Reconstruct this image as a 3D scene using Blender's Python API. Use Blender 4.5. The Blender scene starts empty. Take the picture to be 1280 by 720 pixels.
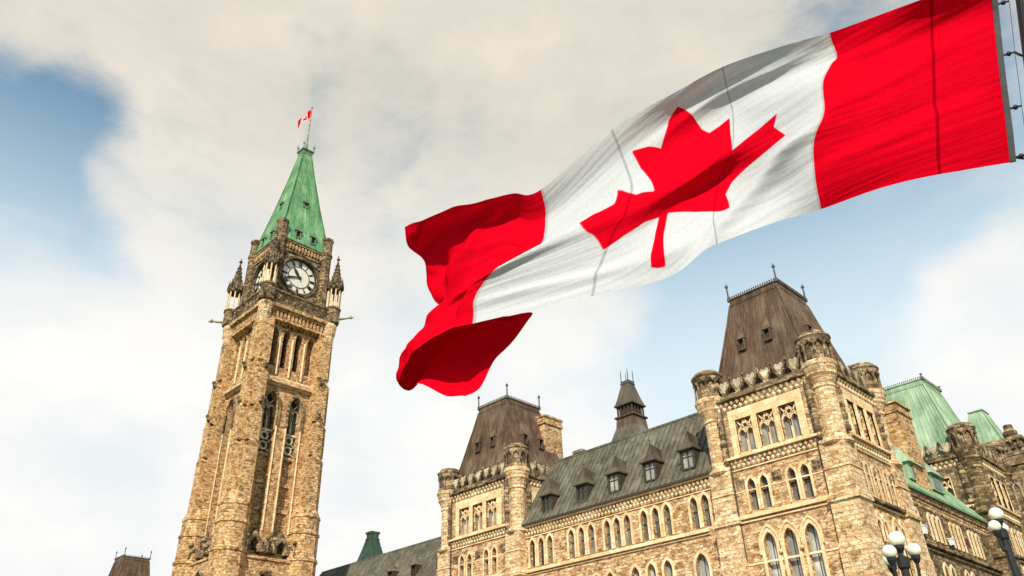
import bpy, math, random
from mathutils import Vector, Matrix
from mathutils.geometry import tessellate_polygon
random.seed(7)
R = math.radians
scn = bpy.context.scene
col = scn.collection

# ------------------------------------------------------------------ camera
cam_d = bpy.data.cameras.new('camera')
cam = bpy.data.objects.new('camera', cam_d)
col.objects.link(cam)
_r = Vector((0.69775729, 0.71596234, -0.02307997))
_u = Vector((0.38338913, -0.34603619, 0.85631287))
_f = Vector((-0.60510126, 0.60634716, 0.51594145))
cam.matrix_world = Matrix(((_r.x, _u.x, -_f.x, 0), (_r.y, _u.y, -_f.y, 0), (_r.z, _u.z, -_f.z, 1.7), (0, 0, 0, 1)))
cam_d.sensor_width = 36
cam_d.lens = 27.615
cam_d.clip_start = 0.1
cam_d.clip_end = 6000
scn.camera = cam

# ------------------------------------------------------------------ light, sky, exposure
SUN_AZ = 144.0      # clockwise from +Y
SUN_EL = 38.0
sd = bpy.data.lights.new('sun', 'SUN')
sd.energy = 5.0
sd.angle = R(0.6)
sd.color = (1.0, 0.90, 0.74)
sun = bpy.data.objects.new('sun', sd)
col.objects.link(sun)
sun.location = (40, -60, 80)
_s = Vector((math.sin(R(SUN_AZ)) * math.cos(R(SUN_EL)), math.cos(R(SUN_AZ)) * math.cos(R(SUN_EL)), math.sin(R(SUN_EL))))
sun.rotation_euler = _s.to_track_quat('Z', 'Y').to_euler()
vs = scn.view_settings
vs.view_transform = 'Standard'
vs.look = 'None'
vs.exposure = 0.18
vs.gamma = 1.0
vs.use_curve_mapping = False


class NT:
    """small node-tree helper"""
    def __init__(s, tree):
        s.t = tree
        s.n = tree.nodes
        s.l = tree.links

    def node(s, typ, **kw):
        n = s.n.new(typ)
        for k, v in kw.items():
            setattr(n, k, v)
        return n

    def link(s, a, b):
        s.l.new(a, b)

    def val(s, sock, v):
        if isinstance(v, bpy.types.NodeSocket):
            s.l.new(v, sock)
        else:
            sock.default_value = v

    def math(s, op, a, b=0.0, c=0.0, clamp=False):
        n = s.n.new('ShaderNodeMath')
        n.operation = op
        n.use_clamp = clamp
        s.val(n.inputs[0], a)
        s.val(n.inputs[1], b)
        s.val(n.inputs[2], c)
        return n.outputs[0]

    def vmath(s, op, a, b=(0, 0, 0)):
        n = s.n.new('ShaderNodeVectorMath')
        n.operation = op
        s.val(n.inputs[0], a)
        s.val(n.inputs[1], b)
        return n

    def noise(s, vec, scale, detail=4, rough=0.55, dist=0.0):
        n = s.n.new('ShaderNodeTexNoise')
        s.val(n.inputs['Vector'], vec)
        n.inputs['Scale'].default_value = scale
        n.inputs['Detail'].default_value = detail
        n.inputs['Roughness'].default_value = rough
        n.inputs['Distortion'].default_value = dist
        return n.outputs['Fac']

    def ramp(s, fac, stops, interp='LINEAR'):
        n = s.n.new('ShaderNodeValToRGB')
        n.color_ramp.interpolation = interp
        e = n.color_ramp.elements
        while len(e) < len(stops):
            e.new(0.5)
        for el, (p, c) in zip(e, stops):
            el.position = p
            el.color = (*c, 1) if len(c) == 3 else c
        s.val(n.inputs[0], fac)
        return n.outputs['Color']

    def mix(s, fac, a, b, blend='MIX'):
        n = s.n.new('ShaderNodeMix')
        n.data_type = 'RGBA'
        n.blend_type = blend
        s.val(n.inputs['Factor'], fac)
        for nm, v in (('A', a), ('B', b)):
            sk = [i for i in n.inputs if i.name == nm and i.type == 'RGBA'][0]
            if isinstance(v, bpy.types.NodeSocket):
                s.l.new(v, sk)
            else:
                sk.default_value = (*v, 1) if len(v) == 3 else v
        return [o for o in n.outputs if o.type == 'RGBA'][0]

    def smooth(s, v, lo, hi):
        n = s.n.new('ShaderNodeMapRange')
        n.interpolation_type = 'SMOOTHSTEP'
        s.val(n.inputs['Value'], v)
        n.inputs['From Min'].default_value = lo
        n.inputs['From Max'].default_value = hi
        return n.outputs['Result']


world = bpy.data.worlds.new('World')
scn.world = world
world.use_nodes = True
w = NT(world.node_tree)
w.n.clear()
wo = w.node('ShaderNodeOutputWorld')
bg = w.node('ShaderNodeBackground')
bg.inputs['Strength'].default_value = 0.09
w.link(bg.outputs[0], wo.inputs[0])
sky = w.node('ShaderNodeTexSky', sky_type='NISHITA')
sky.sun_disc = False
sky.sun_elevation = R(SUN_EL)
sky.sun_rotation = R(SUN_AZ)
sky.air_density = 1.0
sky.dust_density = 1.5
tc = w.node('ShaderNodeTexCoord')
dirv = w.vmath('NORMALIZE', tc.outputs['Generated']).outputs[0]
warpn = w.node('ShaderNodeTexNoise')
w.link(dirv, warpn.inputs['Vector'])
warpn.inputs['Scale'].default_value = 3.0
warpn.inputs['Detail'].default_value = 2
wv = w.vmath('MULTIPLY', w.vmath('SUBTRACT', warpn.outputs['Color'], (0.5, 0.5, 0.5)).outputs[0], (0.10, 0.10, 0.08)).outputs[0]
wd = w.vmath('ADD', dirv, wv).outputs[0]
stretch = w.vmath('MULTIPLY', wd, (1.0, 1.0, 1.7)).outputs[0]
n1 = w.noise(stretch, 2.6, 8, 0.55)
n2 = w.noise(w.vmath('MULTIPLY', wd, (1.0, 1.0, 2.2)).outputs[0], 8.0, 10, 0.66)
cov = w.math('ADD', w.math('MULTIPLY', n1, 0.5), w.math('MULTIPLY', n2, 0.5))


def sky_blob(d, inner, outer, gain):
    """openings (gain < 0) and banks (gain > 0) of the cloud deck, each around one direction of the sky"""
    global cov
    dv = Vector(d).normalized()
    dot = w.vmath('DOT_PRODUCT', wd, tuple(dv)).outputs['Value']
    g = w.smooth(dot, math.cos(R(outer)), math.cos(R(inner)))
    cov = w.math('ADD', cov, w.math('MULTIPLY', g, gain))


SKYBLOBS = [((-0.8018, 0.0668, 0.5938), 0, 8, -0.14), ((-0.787, 0.1192, 0.6053), 0, 8, -0.2), ((-0.7704, 0.1907, 0.6084), 0, 7, -0.3), ((-0.7498, 0.2257, 0.622), 0, 4, -0.08), ((-0.847, 0.1036, 0.5215), 0, 10, -0.14), ((-0.8275, 0.1722, 0.5344), 0, 9, -0.16), ((-0.8725, 0.1549, 0.4635), 0, 11, -0.12), ((-0.862, 0.2112, 0.4607), 0, 7, -0.06), ((-0.6031, 0.4426, 0.6636), 0, 12, -0.17), ((-0.6323, 0.3784, 0.676), 0, 6, -0.12), ((-0.5819, 0.5305, 0.6164), 0, 7, -0.06), ((-0.7369, 0.0129, 0.6758), 0, 3, -0.06), ((-0.7229, 0.0809, 0.6862), 0, 7, 0.16), ((-0.2122, 0.8353, 0.5072), 0, 20, -0.28), ((-0.3168, 0.8055, 0.5008), 0, 14, -0.14), ((-0.4491, 0.7582, 0.4727), 0, 13, -0.18), ((-0.0749, 0.8166, 0.5723), 0, 10, -0.12), ((-0.1809, 0.9279, 0.326), 0, 10, 0.34), ((-0.164, 0.8268, 0.5381), 0, 6, 0.14), ((-0.943, 0.2168, 0.2524), 0, 22, 0.36), ((-0.7347, 0.097, 0.6714), 0, 9, 0.14), ((-0.6484, 0.2514, 0.7186), 0, 16, 0.18), ((-0.4545, 0.5484, 0.7019), 0, 20, 0.22), ((-0.7801, 0.3445, 0.5224), 0, 10, 0.12), ((-0.7358, 0.6164, 0.2805), 0, 16, 0.06)]
SKYBLOBS += [((0.55, -0.75, 0.25), 10, 85, -0.34), ((0.1, -0.2, 1.0), 5, 42, -0.22)]     # cloud opened out of view, behind and overhead, to lower the ambient light
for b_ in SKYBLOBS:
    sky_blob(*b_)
dens = w.smooth(cov, 0.14, 0.60)
sepd = w.node('ShaderNodeSeparateXYZ')
w.link(dirv, sepd.inputs[0])
elev = sepd.outputs['Z']
cl_hi = w.ramp(w.noise(stretch, 4.5, 6, 0.6), [(0.30, (6.4, 6.2, 5.7)), (0.52, (7.7, 7.2, 6.2)), (0.75, (9.0, 8.3, 7.0))])
cl_lo = w.ramp(w.noise(stretch, 5.5, 5, 0.55), [(0.30, (8.4, 8.8, 9.0)), (0.6, (9.9, 9.8, 9.5))])
cloud = w.mix(w.smooth(elev, 0.38, 0.72), cl_lo, cl_hi)
blue = w.mix(1.0, sky.outputs[0], (0.92, 1.62, 1.62), 'MULTIPLY')
veil = w.mix(w.smooth(elev, 0.74, 0.34), blue, (7.6, 8.9, 9.5))
w.link(w.mix(dens, veil, cloud), bg.inputs['Color'])


# ------------------------------------------------------------------ materials
def new_mat(name):
    m = bpy.data.materials.new(name)
    m.use_nodes = True
    t = NT(m.node_tree)
    b = t.n['Principled BSDF']
    return m, t, b


def stone(name, cols, mortar, row=0.3, wid=0.6, stain=0.5, bump=0.5, streak=0.5, stain_col=(0.06, 0.045, 0.03), mort_w=0.018, cell=0.8, vscale=1.0):
    """coursed masonry: each block has its own tint, over it weather stains and soot streaks"""
    m, t, b = new_mat(name)
    geo = t.node('ShaderNodeNewGeometry')
    sp = t.node('ShaderNodeSeparateXYZ')
    t.link(geo.outputs['Position'], sp.inputs[0])
    pos = geo.outputs['Position']
    wob = t.math('MULTIPLY', t.math('SUBTRACT', t.noise(pos, 2.2, 3), 0.5), 0.24)
    u = t.math('ADD', t.math('ADD', sp.outputs[0], t.math('MULTIPLY', sp.outputs[1], 1.0)), wob)
    zz = t.math('ADD', sp.outputs[2], t.math('MULTIPLY', wob, 0.55))
    cx = t.node('ShaderNodeCombineXYZ')
    t.link(u, cx.inputs[0])
    t.link(zz, cx.inputs[1])
    br = t.node('ShaderNodeTexBrick')
    t.link(cx.outputs[0], br.inputs['Vector'])
    br.offset = 0.5
    br.inputs['Color1'].default_value = (0, 0, 0, 1)
    br.inputs['Color2'].default_value = (1, 1, 1, 1)
    br.inputs['Mortar'].default_value = (0.5, 0.5, 0.5, 1)
    br.inputs['Scale'].default_value = 1.0
    br.inputs['Mortar Size'].default_value = mort_w
    br.inputs['Mortar Smooth'].default_value = 0.3
    br.inputs['Brick Width'].default_value = wid
    br.inputs['Row Height'].default_value = row
    vo = t.node('ShaderNodeTexVoronoi')
    t.link(t.vmath('MULTIPLY', pos, (1.7, 1.7, 3.1)).outputs[0], vo.inputs['Vector'])
    vo.inputs['Scale'].default_value = vscale
    sv = t.node('ShaderNodeSeparateColor')
    t.link(vo.outputs['Color'], sv.inputs[0])
    fac = t.math('ADD', t.math('MULTIPLY', br.outputs['Color'], 1 - cell * 0.5), t.math('MULTIPLY', sv.outputs[0], cell * 0.5))
    fac = t.math('ADD', fac, t.math('MULTIPLY', t.math('SUBTRACT', t.noise(pos, 9.0, 4), 0.5), 0.35), clamp=True)
    n = len(cols)
    c = t.ramp(fac, [(0.12 + 0.76 * i / (n - 1), k) for i, k in enumerate(cols)])
    c = t.mix(br.outputs['Fac'], c, mortar)
    # dark weather crust in patches and streaks running down
    st = t.smooth(t.noise(pos, 0.45, 6, 0.62), 0.52, 0.74)
    pit = t.smooth(t.noise(t.vmath('MULTIPLY', pos, (1, 1, 1.5)).outputs[0], 3.2, 6, 0.72), 0.535, 0.63)
    sk = t.smooth(t.noise(t.vmath('MULTIPLY', pos, (2.6, 2.6, 0.16)).outputs[0], 1.0, 5, 0.6), 0.55, 0.75)
    a = t.math('MAXIMUM', t.math('MULTIPLY', st, stain), t.math('MULTIPLY', sk, streak))
    a = t.math('MAXIMUM', a, t.math('MULTIPLY', pit, min(1, stain * 1.55)), clamp=True)
    c = t.mix(t.math('MULTIPLY', a, 0.85), c, stain_col)
    t.link(c, b.inputs['Base Color'])
    b.inputs['Roughness'].default_value = 0.92
    b.inputs['Specular IOR Level'].default_value = 0.2
    h = t.math('ADD', t.math('MULTIPLY', br.outputs['Fac'], -0.8), t.math('ADD', t.math('MULTIPLY', fac, 0.5), t.noise(pos, 7.0, 5, 0.65)))
    bp = t.node('ShaderNodeBump')
    bp.inputs['Strength'].default_value = bump
    bp.inputs['Distance'].default_value = 0.12
    t.link(h, bp.inputs['Height'])
    t.link(bp.outputs[0], b.inputs['Normal'])
    return m


def metal_roof(name, c0, c1, c2, rough=0.55, streak=0.5):
    m, t, b = new_mat(name)
    geo = t.node('ShaderNodeNewGeometry')
    pos = geo.outputs['Position']
    n = t.noise(t.vmath('MULTIPLY', pos, (1.6, 1.6, 0.22)).outputs[0], 1.0, 6, 0.6)
    n2 = t.noise(pos, 0.5, 4)
    f = t.math('ADD', t.math('MULTIPLY', n, 0.6), t.math('MULTIPLY', n2, 0.4))
    c = t.ramp(f, [(0.36, c0), (0.5, c1), (0.64, c2)])
    fine = t.noise(t.vmath('MULTIPLY', pos, (7, 7, 0.5)).outputs[0], 1.0, 3)
    c = t.mix(t.math('MULTIPLY', t.smooth(fine, 0.52, 0.68), streak), c, c2)
    t.link(c, b.inputs['Base Color'])
    b.inputs['Roughness'].default_value = rough
    b.inputs['Specular IOR Level'].default_value = 0.3
    bp = t.node('ShaderNodeBump')
    bp.inputs['Strength'].default_value = 0.25
    bp.inputs['Distance'].default_value = 0.05
    t.link(t.noise(pos, 2.0, 4), bp.inputs['Height'])
    t.link(bp.outputs[0], b.inputs['Normal'])
    return m


def plain(name, c, rough=0.6, metal=0.0, var=0.25, spec=0.3, scale=4.0):
    m, t, b = new_mat(name)
    geo = t.node('ShaderNodeNewGeometry')
    n = t.noise(geo.outputs['Position'], scale, 5, 0.6)
    d = tuple(k * (1 - var) for k in c)
    l = tuple(min(1, k * (1 + var)) for k in c)
    t.link(t.ramp(n, [(0.3, d), (0.7, l)]), b.inputs['Base Color'])
    b.inputs['Roughness'].default_value = rough
    b.inputs['Metallic'].default_value = metal
    b.inputs['Specular IOR Level'].default_value = spec
    return m


def glass_mat(name, c):
    m, t, b = new_mat(name)
    geo = t.node('ShaderNodeNewGeometry')
    pos = geo.outputs['Position']
    n = t.noise(t.vmath('MULTIPLY', pos, (1.1, 1.1, 0.5)).outputs[0], 1.0, 3)
    t.link(t.ramp(n, [(0.38, tuple(k * 0.55 for k in c)), (0.6, c), (0.72, tuple(min(1, k * 1.7) for k in c))]), b.inputs['Base Color'])
    b.inputs['Roughness'].default_value = 0.12
    b.inputs['Specular IOR Level'].default_value = 0.7
    bp = t.node('ShaderNodeBump')
    bp.inputs['Strength'].default_value = 0.06
    t.link(t.noise(pos, 3.0, 2), bp.inputs['Height'])
    t.link(bp.outputs[0], b.inputs['Normal'])
    return m


M = {}
M['rubble'] = stone('rubble_sandstone', [(0.243, 0.121, 0.053), (0.465, 0.258, 0.116), (0.621, 0.379, 0.191), (0.732, 0.497, 0.276), (0.847, 0.644, 0.415)], (0.510, 0.339, 0.185), 0.21, 0.40, 0.55, 0.9, 0.32, cell=1.45, vscale=1.9)
M['pier'] = stone('pale_pier_stone', [(0.443, 0.253, 0.116), (0.687, 0.454, 0.242), (0.798, 0.570, 0.333), (0.847, 0.675, 0.449)], (0.575, 0.390, 0.230), 0.28, 0.5, 0.55, 0.9, 0.4, cell=1.2, vscale=1.5)
M['ashlar'] = stone('dressed_sandstone', [(0.664, 0.443, 0.230), (0.775, 0.550, 0.322), (0.847, 0.665, 0.438)], (0.554, 0.368, 0.208), 0.45, 1.0, 0.28, 0.3, 0.22, mort_w=0.012, cell=0.5)
M['tower'] = stone('tower_sandstone', [(0.243, 0.118, 0.046), (0.554, 0.311, 0.133), (0.708, 0.443, 0.213), (0.831, 0.570, 0.322)], (0.465, 0.306, 0.173), 0.30, 0.52, 0.62, 1.0, 0.42, cell=1.3, vscale=1.6)
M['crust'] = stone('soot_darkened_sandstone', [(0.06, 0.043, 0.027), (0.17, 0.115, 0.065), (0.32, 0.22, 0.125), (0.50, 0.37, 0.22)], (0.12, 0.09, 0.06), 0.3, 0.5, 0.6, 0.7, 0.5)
M['blackened'] = stone('blackened_stone', [(0.035, 0.027, 0.018), (0.085, 0.06, 0.036), (0.17, 0.12, 0.07), (0.30, 0.22, 0.13)], (0.07, 0.05, 0.03), 0.3, 0.5, 0.6, 0.7, 0.5)
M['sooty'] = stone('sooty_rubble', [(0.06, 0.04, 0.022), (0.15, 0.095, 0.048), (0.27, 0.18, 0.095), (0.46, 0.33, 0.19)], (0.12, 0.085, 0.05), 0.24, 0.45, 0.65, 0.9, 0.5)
M['shieldstone'] = stone('pale_carved_stone', [(0.34, 0.28, 0.19), (0.52, 0.44, 0.31), (0.68, 0.6, 0.45)], (0.3, 0.25, 0.17), 0.5, 0.9, 0.35, 0.5, 0.3)
M['carved'] = stone('carved_grey_stone', [(0.18, 0.155, 0.115), (0.33, 0.285, 0.21), (0.50, 0.44, 0.33)], (0.2, 0.17, 0.13), 0.5, 0.9, 0.5, 0.6, 0.3)
M['brown'] = metal_roof('brown_copper', (0.052, 0.028, 0.017), (0.098, 0.056, 0.034), (0.175, 0.13, 0.088))
M['dormer'] = metal_roof('dark_dormer_metal', (0.045, 0.036, 0.024), (0.078, 0.062, 0.042), (0.125, 0.105, 0.072))
M['olive'] = metal_roof('weathered_copper', (0.060, 0.054, 0.038), (0.102, 0.093, 0.068), (0.185, 0.172, 0.125))
M['green'] = metal_roof('verdigris_copper', (0.13, 0.215, 0.125), (0.235, 0.345, 0.22), (0.40, 0.50, 0.355), 0.7)
M['green_dark'] = metal_roof('dark_verdigris', (0.075, 0.135, 0.075), (0.13, 0.205, 0.12), (0.20, 0.30, 0.18), 0.7)
M['spire'] = metal_roof('spire_verdigris', (0.055, 0.15, 0.065), (0.105, 0.25, 0.112), (0.23, 0.40, 0.215), 0.65)
M['glass'] = glass_mat('window_glass', (0.16, 0.165, 0.15))
M['glass_dark'] = glass_mat('dark_glass', (0.035, 0.035, 0.032))
M['glass_pale'] = glass_mat('blinded_glass', (0.34, 0.34, 0.31))
M['void'] = plain('unlit_chamber', (0.014, 0.012, 0.010), 0.95)  # near-black colour stands for the darkness inside the tower openings
M['iron'] = plain('dark_iron', (0.016, 0.017, 0.019), 0.6, 0.0)
M['lead'] = plain('grey_lead', (0.09, 0.095, 0.1), 0.55, 0.2)
M['opal'] = plain('opal_glass', (0.80, 0.75, 0.63), 0.25, 0.0, 0.03, 0.5)
M['dial'] = plain('clock_dial', (0.66, 0.63, 0.54), 0.5, 0.0, 0.12)
M['frame'] = plain('dark_window_frame', (0.05, 0.035, 0.025), 0.6)
M['white'] = plain('white_housing', (0.75, 0.75, 0.76), 0.5, 0, 0.05)


# ------------------------------------------------------------------ mesh helpers
class MB:
    def __init__(s):
        s.v = []
        s.f = []

    def add(s, vs_, fs_):
        o = len(s.v)
        s.v += [tuple(p) for p in vs_]
        s.f += [tuple(i + o for i in q) for q in fs_]
        return s

    def box(s, x0, x1, y0, y1, z0, z1):
        return s.add([(x0, y0, z0), (x1, y0, z0), (x1, y1, z0), (x0, y1, z0), (x0, y0, z1), (x1, y0, z1), (x1, y1, z1), (x0, y1, z1)],
                     [(0, 3, 2, 1), (4, 5, 6, 7), (0, 1, 5, 4), (1, 2, 6, 5), (2, 3, 7, 6), (3, 0, 4, 7)])

    def frus(s, cx, cy, z0, z1, ax, ay, bx, by, cap=True):
        vs_ = [(cx + i * ax, cy + j * ay, z0) for i, j in ((-1, -1), (1, -1), (1, 1), (-1, 1))] + [(cx + i * bx, cy + j * by, z1) for i, j in ((-1, -1), (1, -1), (1, 1), (-1, 1))]
        f = [(0, 1, 5, 4), (1, 2, 6, 5), (2, 3, 7, 6), (3, 0, 4, 7)]
        if cap:
            f += [(0, 3, 2, 1), (4, 5, 6, 7)]
        return s.add(vs_, f)

    def lathe(s, c, prof, n=12, a0=0.0):
        """prof: list of (radius, z) from the bottom up"""
        vs_, fs_ = [], []
        for r_, z in prof:
            for k in range(n):
                a = a0 + 2 * math.pi * k / n
                vs_.append((c[0] + r_ * math.cos(a), c[1] + r_ * math.sin(a), c[2] + z))
        for i in range(len(prof) - 1):
            for k in range(n):
                k2 = (k + 1) % n
                fs_.append((i * n + k, i * n + k2, (i + 1) * n + k2, (i + 1) * n + k))
        fs_.append(tuple(range(n - 1, -1, -1)))
        fs_.append(tuple((len(prof) - 1) * n + k for k in range(n)))
        return s.add(vs_, fs_)

    def tube(s, p0, p1, r0, r1=None, n=8):
        r1 = r0 if r1 is None else r1
        p0, p1 = Vector(p0), Vector(p1)
        d = (p1 - p0).normalized()
        a = d.orthogonal().normalized()
        b = d.cross(a)
        vs_ = []
        for p, r_ in ((p0, r0), (p1, r1)):
            for k in range(n):
                t = 2 * math.pi * k / n
                vs_.append(p + a * (r_ * math.cos(t)) + b * (r_ * math.sin(t)))
        fs_ = [(k, (k + 1) % n, n + (k + 1) % n, n + k) for k in range(n)]
        fs_ += [tuple(range(n - 1, -1, -1)), tuple(range(n, 2 * n))]
        return s.add(vs_, fs_)

    def path(s, pts, r_, n=7):
        for a, b in zip(pts[:-1], pts[1:]):
            s.tube(a, b, r_, r_, n)
        return s

    def ball(s, c, r_, nu=14, nv=9, sz=1.0):
        vs_, fs_ = [(c[0], c[1], c[2] - r_ * sz)], []
        for j in range(1, nv):
            p = -math.pi / 2 + math.pi * j / nv
            for i in range(nu):
                a = 2 * math.pi * i / nu
                vs_.append((c[0] + r_ * math.cos(p) * math.cos(a), c[1] + r_ * math.cos(p) * math.sin(a), c[2] + r_ * sz * math.sin(p)))
        vs_.append((c[0], c[1], c[2] + r_ * sz))
        for i in range(nu):
            fs_.append((0, 1 + (i + 1) % nu, 1 + i))
            for j in range(nv - 2):
                a = 1 + j * nu
                fs_.append((a + i, a + (i + 1) % nu, a + nu + (i + 1) % nu, a + nu + i))
            a = 1 + (nv - 2) * nu
            fs_.append((a + i, a + (i + 1) % nu, len(vs_) - 1))
        return s.add(vs_, fs_)

    def build(s, name, mat, parent=None, smooth=False):
        me = bpy.data.meshes.new(name)
        me.from_pydata(s.v, [], s.f)
        me.materials.append(mat)
        if smooth:
            me.polygons.foreach_set('use_smooth', [True] * len(me.polygons))
        me.update()
        o = bpy.data.objects.new(name, me)
        col.objects.link(o)
        if parent is not None:
            o.parent = parent
        return o


class Fr:
    """a wall frame: u along the wall, z up, n out of the wall"""
    def __init__(s, o, u, n):
        s.o, s.u, s.n = Vector(o), Vector(u), Vector(n)

    def p(s, u, z, n=0.0):
        q = s.o + s.u * u + s.n * n
        return (q.x, q.y, q.z + z)


def fbox(mb, fr, u0, u1, z0, z1, n0, n1, top=0.0):
    """box on a wall; top = how far the top outer edge drops (a weathering slope)"""
    vs_ = [fr.p(u0, z0, n0), fr.p(u1, z0, n0), fr.p(u1, z0, n1), fr.p(u0, z0, n1), fr.p(u0, z1, n0), fr.p(u1, z1, n0), fr.p(u1, z1 - top, n1), fr.p(u0, z1 - top, n1)]
    mb.add(vs_, [(0, 1, 2, 3), (4, 7, 6, 5), (3, 2, 6, 7), (0, 4, 5, 1), (1, 5, 6, 2), (0, 3, 7, 4)])


def fpoly(mb, fr, pts, n0, n1):
    """extruded outline on a wall"""
    k = len(pts)
    vs_ = [fr.p(u, z, n1) for u, z in pts] + [fr.p(u, z, n0) for u, z in pts]
    tri = tessellate_polygon([[Vector((u, z, 0)) for u, z in pts]])
    fs_ = [tuple(t) for t in tri] + [tuple(i + k for i in t) for t in tri]
    fs_ += [(i, (i + 1) % k, k + (i + 1) % k, k + i) for i in range(k)]
    mb.add(vs_, fs_)


def fring(mb, fr, inner, outer, n0, n1, closed=False):
    k = len(inner)
    vs_ = [fr.p(u, z, n1) for u, z in inner] + [fr.p(u, z, n1) for u, z in outer] + [fr.p(u, z, n0) for u, z in inner] + [fr.p(u, z, n0) for u, z in outer]
    fs_ = []
    for i in range(k if closed else k - 1):
        j = (i + 1) % k
        fs_ += [(i, j, k + j, k + i), (k + i, k + j, 3 * k + j, 3 * k + i), (j, i, 2 * k + i, 2 * k + j)]
    if not closed:
        fs_ += [(0, k, 3 * k, 2 * k), (k - 1, 2 * k + k - 1, 3 * k + k - 1, 2 * k - 1)]
    mb.add(vs_, fs_)


def fbar(mb, fr, a, b, wd_, n0, n1):
    """a straight bar in the wall plane from a to b"""
    d = Vector((b[0] - a[0], b[1] - a[1]))
    q = Vector((-d.y, d.x)).normalized() * (wd_ / 2)
    fpoly(mb, fr, [(a[0] + q.x, a[1] + q.y), (a[0] - q.x, a[1] - q.y), (b[0] - q.x, b[1] - q.y), (b[0] + q.x, b[1] + q.y)], n0, n1)


def arch(cx, z0, wd_, h, sharp=1.0, seg=6):
    """pointed-arch outline, open at the sill: left jamb up, over, right jamb down"""
    rise = min(h * 0.9, wd_ * 0.92 * sharp)
    zs = z0 + h - rise
    hw = wd_ / 2
    # circle through (-hw, 0) and (0, rise) with its centre on the springing line
    cxr = (rise * rise - hw * hw) / (2 * hw)
    rr = cxr + hw
    a1 = math.atan2(rise, -cxr)
    left = [(cx + cxr + rr * math.cos(math.pi + (a1 - math.pi) * i / seg), zs + rr * math.sin(math.pi + (a1 - math.pi) * i / seg)) for i in range(seg + 1)]
    left[-1] = (cx, z0 + h)
    right = [(2 * cx - u, z) for u, z in left[-2::-1]]
    return [(cx - hw, z0)] + left + right + [(cx + hw, z0)]


def rect(cx, z0, wd_, h):
    return [(cx - wd_ / 2, z0), (cx - wd_ / 2, z0 + h), (cx + wd_ / 2, z0 + h), (cx + wd_ / 2, z0)]


def wall(mb, fr, u0, u1, z0, z1, holes=(), depth=0.35):
    outer = [Vector((u0, z0, 0)), Vector((u1, z0, 0)), Vector((u1, z1, 0)), Vector((u0, z1, 0))]
    loops = [outer] + [[Vector((u, z, 0)) for u, z in h] for h in holes]
    flat = [p for l in loops for p in l]
    tri = tessellate_polygon(loops)
    mb.add([fr.p(p.x, p.y, 0) for p in flat], [tuple(t) for t in tri])
    for h in holes:
        k = len(h)
        mb.add([fr.p(u, z, 0) for u, z in h] + [fr.p(u, z, -depth) for u, z in h], [(i, (i + 1) % k, k + (i + 1) % k, k + i) for i in range(k)])


def window(root, fr, outline, depth=0.3, surround=0.16, proud=0.05, glass='glass', mat='ashlar', mull=None, label=None, transom=None):
    """window part: dressed-stone surround with mullions / tracery; its pane is a sub-part"""
    cu = sum(p[0] for p in outline) / len(outline)
    zmin = min(p[1] for p in outline)
    zmax = max(p[1] for p in outline)
    wd_ = max(p[0] for p in outline) - min(p[0] for p in outline)
    h = zmax - zmin
    mb = MB()
    kx = (wd_ + 2 * surround) / wd_
    ou = [(cu + (u - cu) * kx, zmin + (z - zmin) * (h + surround * 1.25) / h) for u, z in outline]
    if surround > 0:
        fring(mb, fr, outline, ou, -0.02, proud)
    if mull:
        mull(mb, fr, cu, zmin, wd_, h)
    o = mb.build('window', M[mat], root) if mb.f else None
    pane = MB()
    fpoly(pane, fr, outline, -depth - 0.03, -depth + 0.005)
    if transom:
        bars = MB()
        for tz in transom:
            fbox(bars, fr, cu - wd_ / 2, cu + wd_ / 2, zmin + tz * h - 0.035, zmin + tz * h + 0.035, -depth + 0.008, -depth + 0.06)
        fbox(bars, fr, cu - 0.02, cu + 0.02, zmin, zmax - 0.1, -depth + 0.008, -depth + 0.045)
        b_ = bars.build('glazing_bar', M['frame'], o)
    pn = pane.build('pane', M[glass], o if o else root)
    return o


def thing(name, label, cat, loc=(0, 0, 0), group=None, rz=0.0):
    o = bpy.data.objects.new(name, None)
    o.empty_display_size = 0.5
    col.objects.link(o)
    o.location = loc
    o.rotation_euler = (0, 0, rz)
    o['label'] = label
    o['category'] = cat
    if group:
        o['group'] = group
    return o


def tag(o, label, cat, group=None):
    o['label'] = label
    o['category'] = cat
    if group:
        o['group'] = group
    return o


def copy_tree(o, parent=None):
    c = o.copy()
    col.objects.link(c)
    c.parent = parent
    for ch in list(o.children):
        copy_tree(ch, c)
    return c


# ------------------------------------------------------------------ ground
g = MB()
N_ = 40
for i in range(N_ + 1):
    for j in range(N_ + 1):
        g.v.append((-2400 + 4800 * i / N_, -2400 + 4800 * j / N_, 0))
g.f = [(i * (N_ + 1) + j, (i + 1) * (N_ + 1) + j, (i + 1) * (N_ + 1) + j + 1, i * (N_ + 1) + j + 1) for i in range(N_) for j in range(N_)]
gm, gt, gb = new_mat('lawn_and_paving')
gp = gt.node('ShaderNodeNewGeometry').outputs['Position']
gt.link(gt.ramp(gt.noise(gp, 0.8, 6), [(0.3, (0.035, 0.06, 0.02)), (0.7, (0.08, 0.11, 0.04))]), gb.inputs['Base Color'])
gb.inputs['Roughness'].default_value = 0.95
go = g.build('ground', gm)
go['kind'] = 'structure'
pv = MB()
pv.box(-140, -4, 22, 44, -0.3, 0.12)
po = pv.build('pavement', plain('pale_paving', (0.32, 0.29, 0.25), 0.9))
po['kind'] = 'structure'


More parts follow.
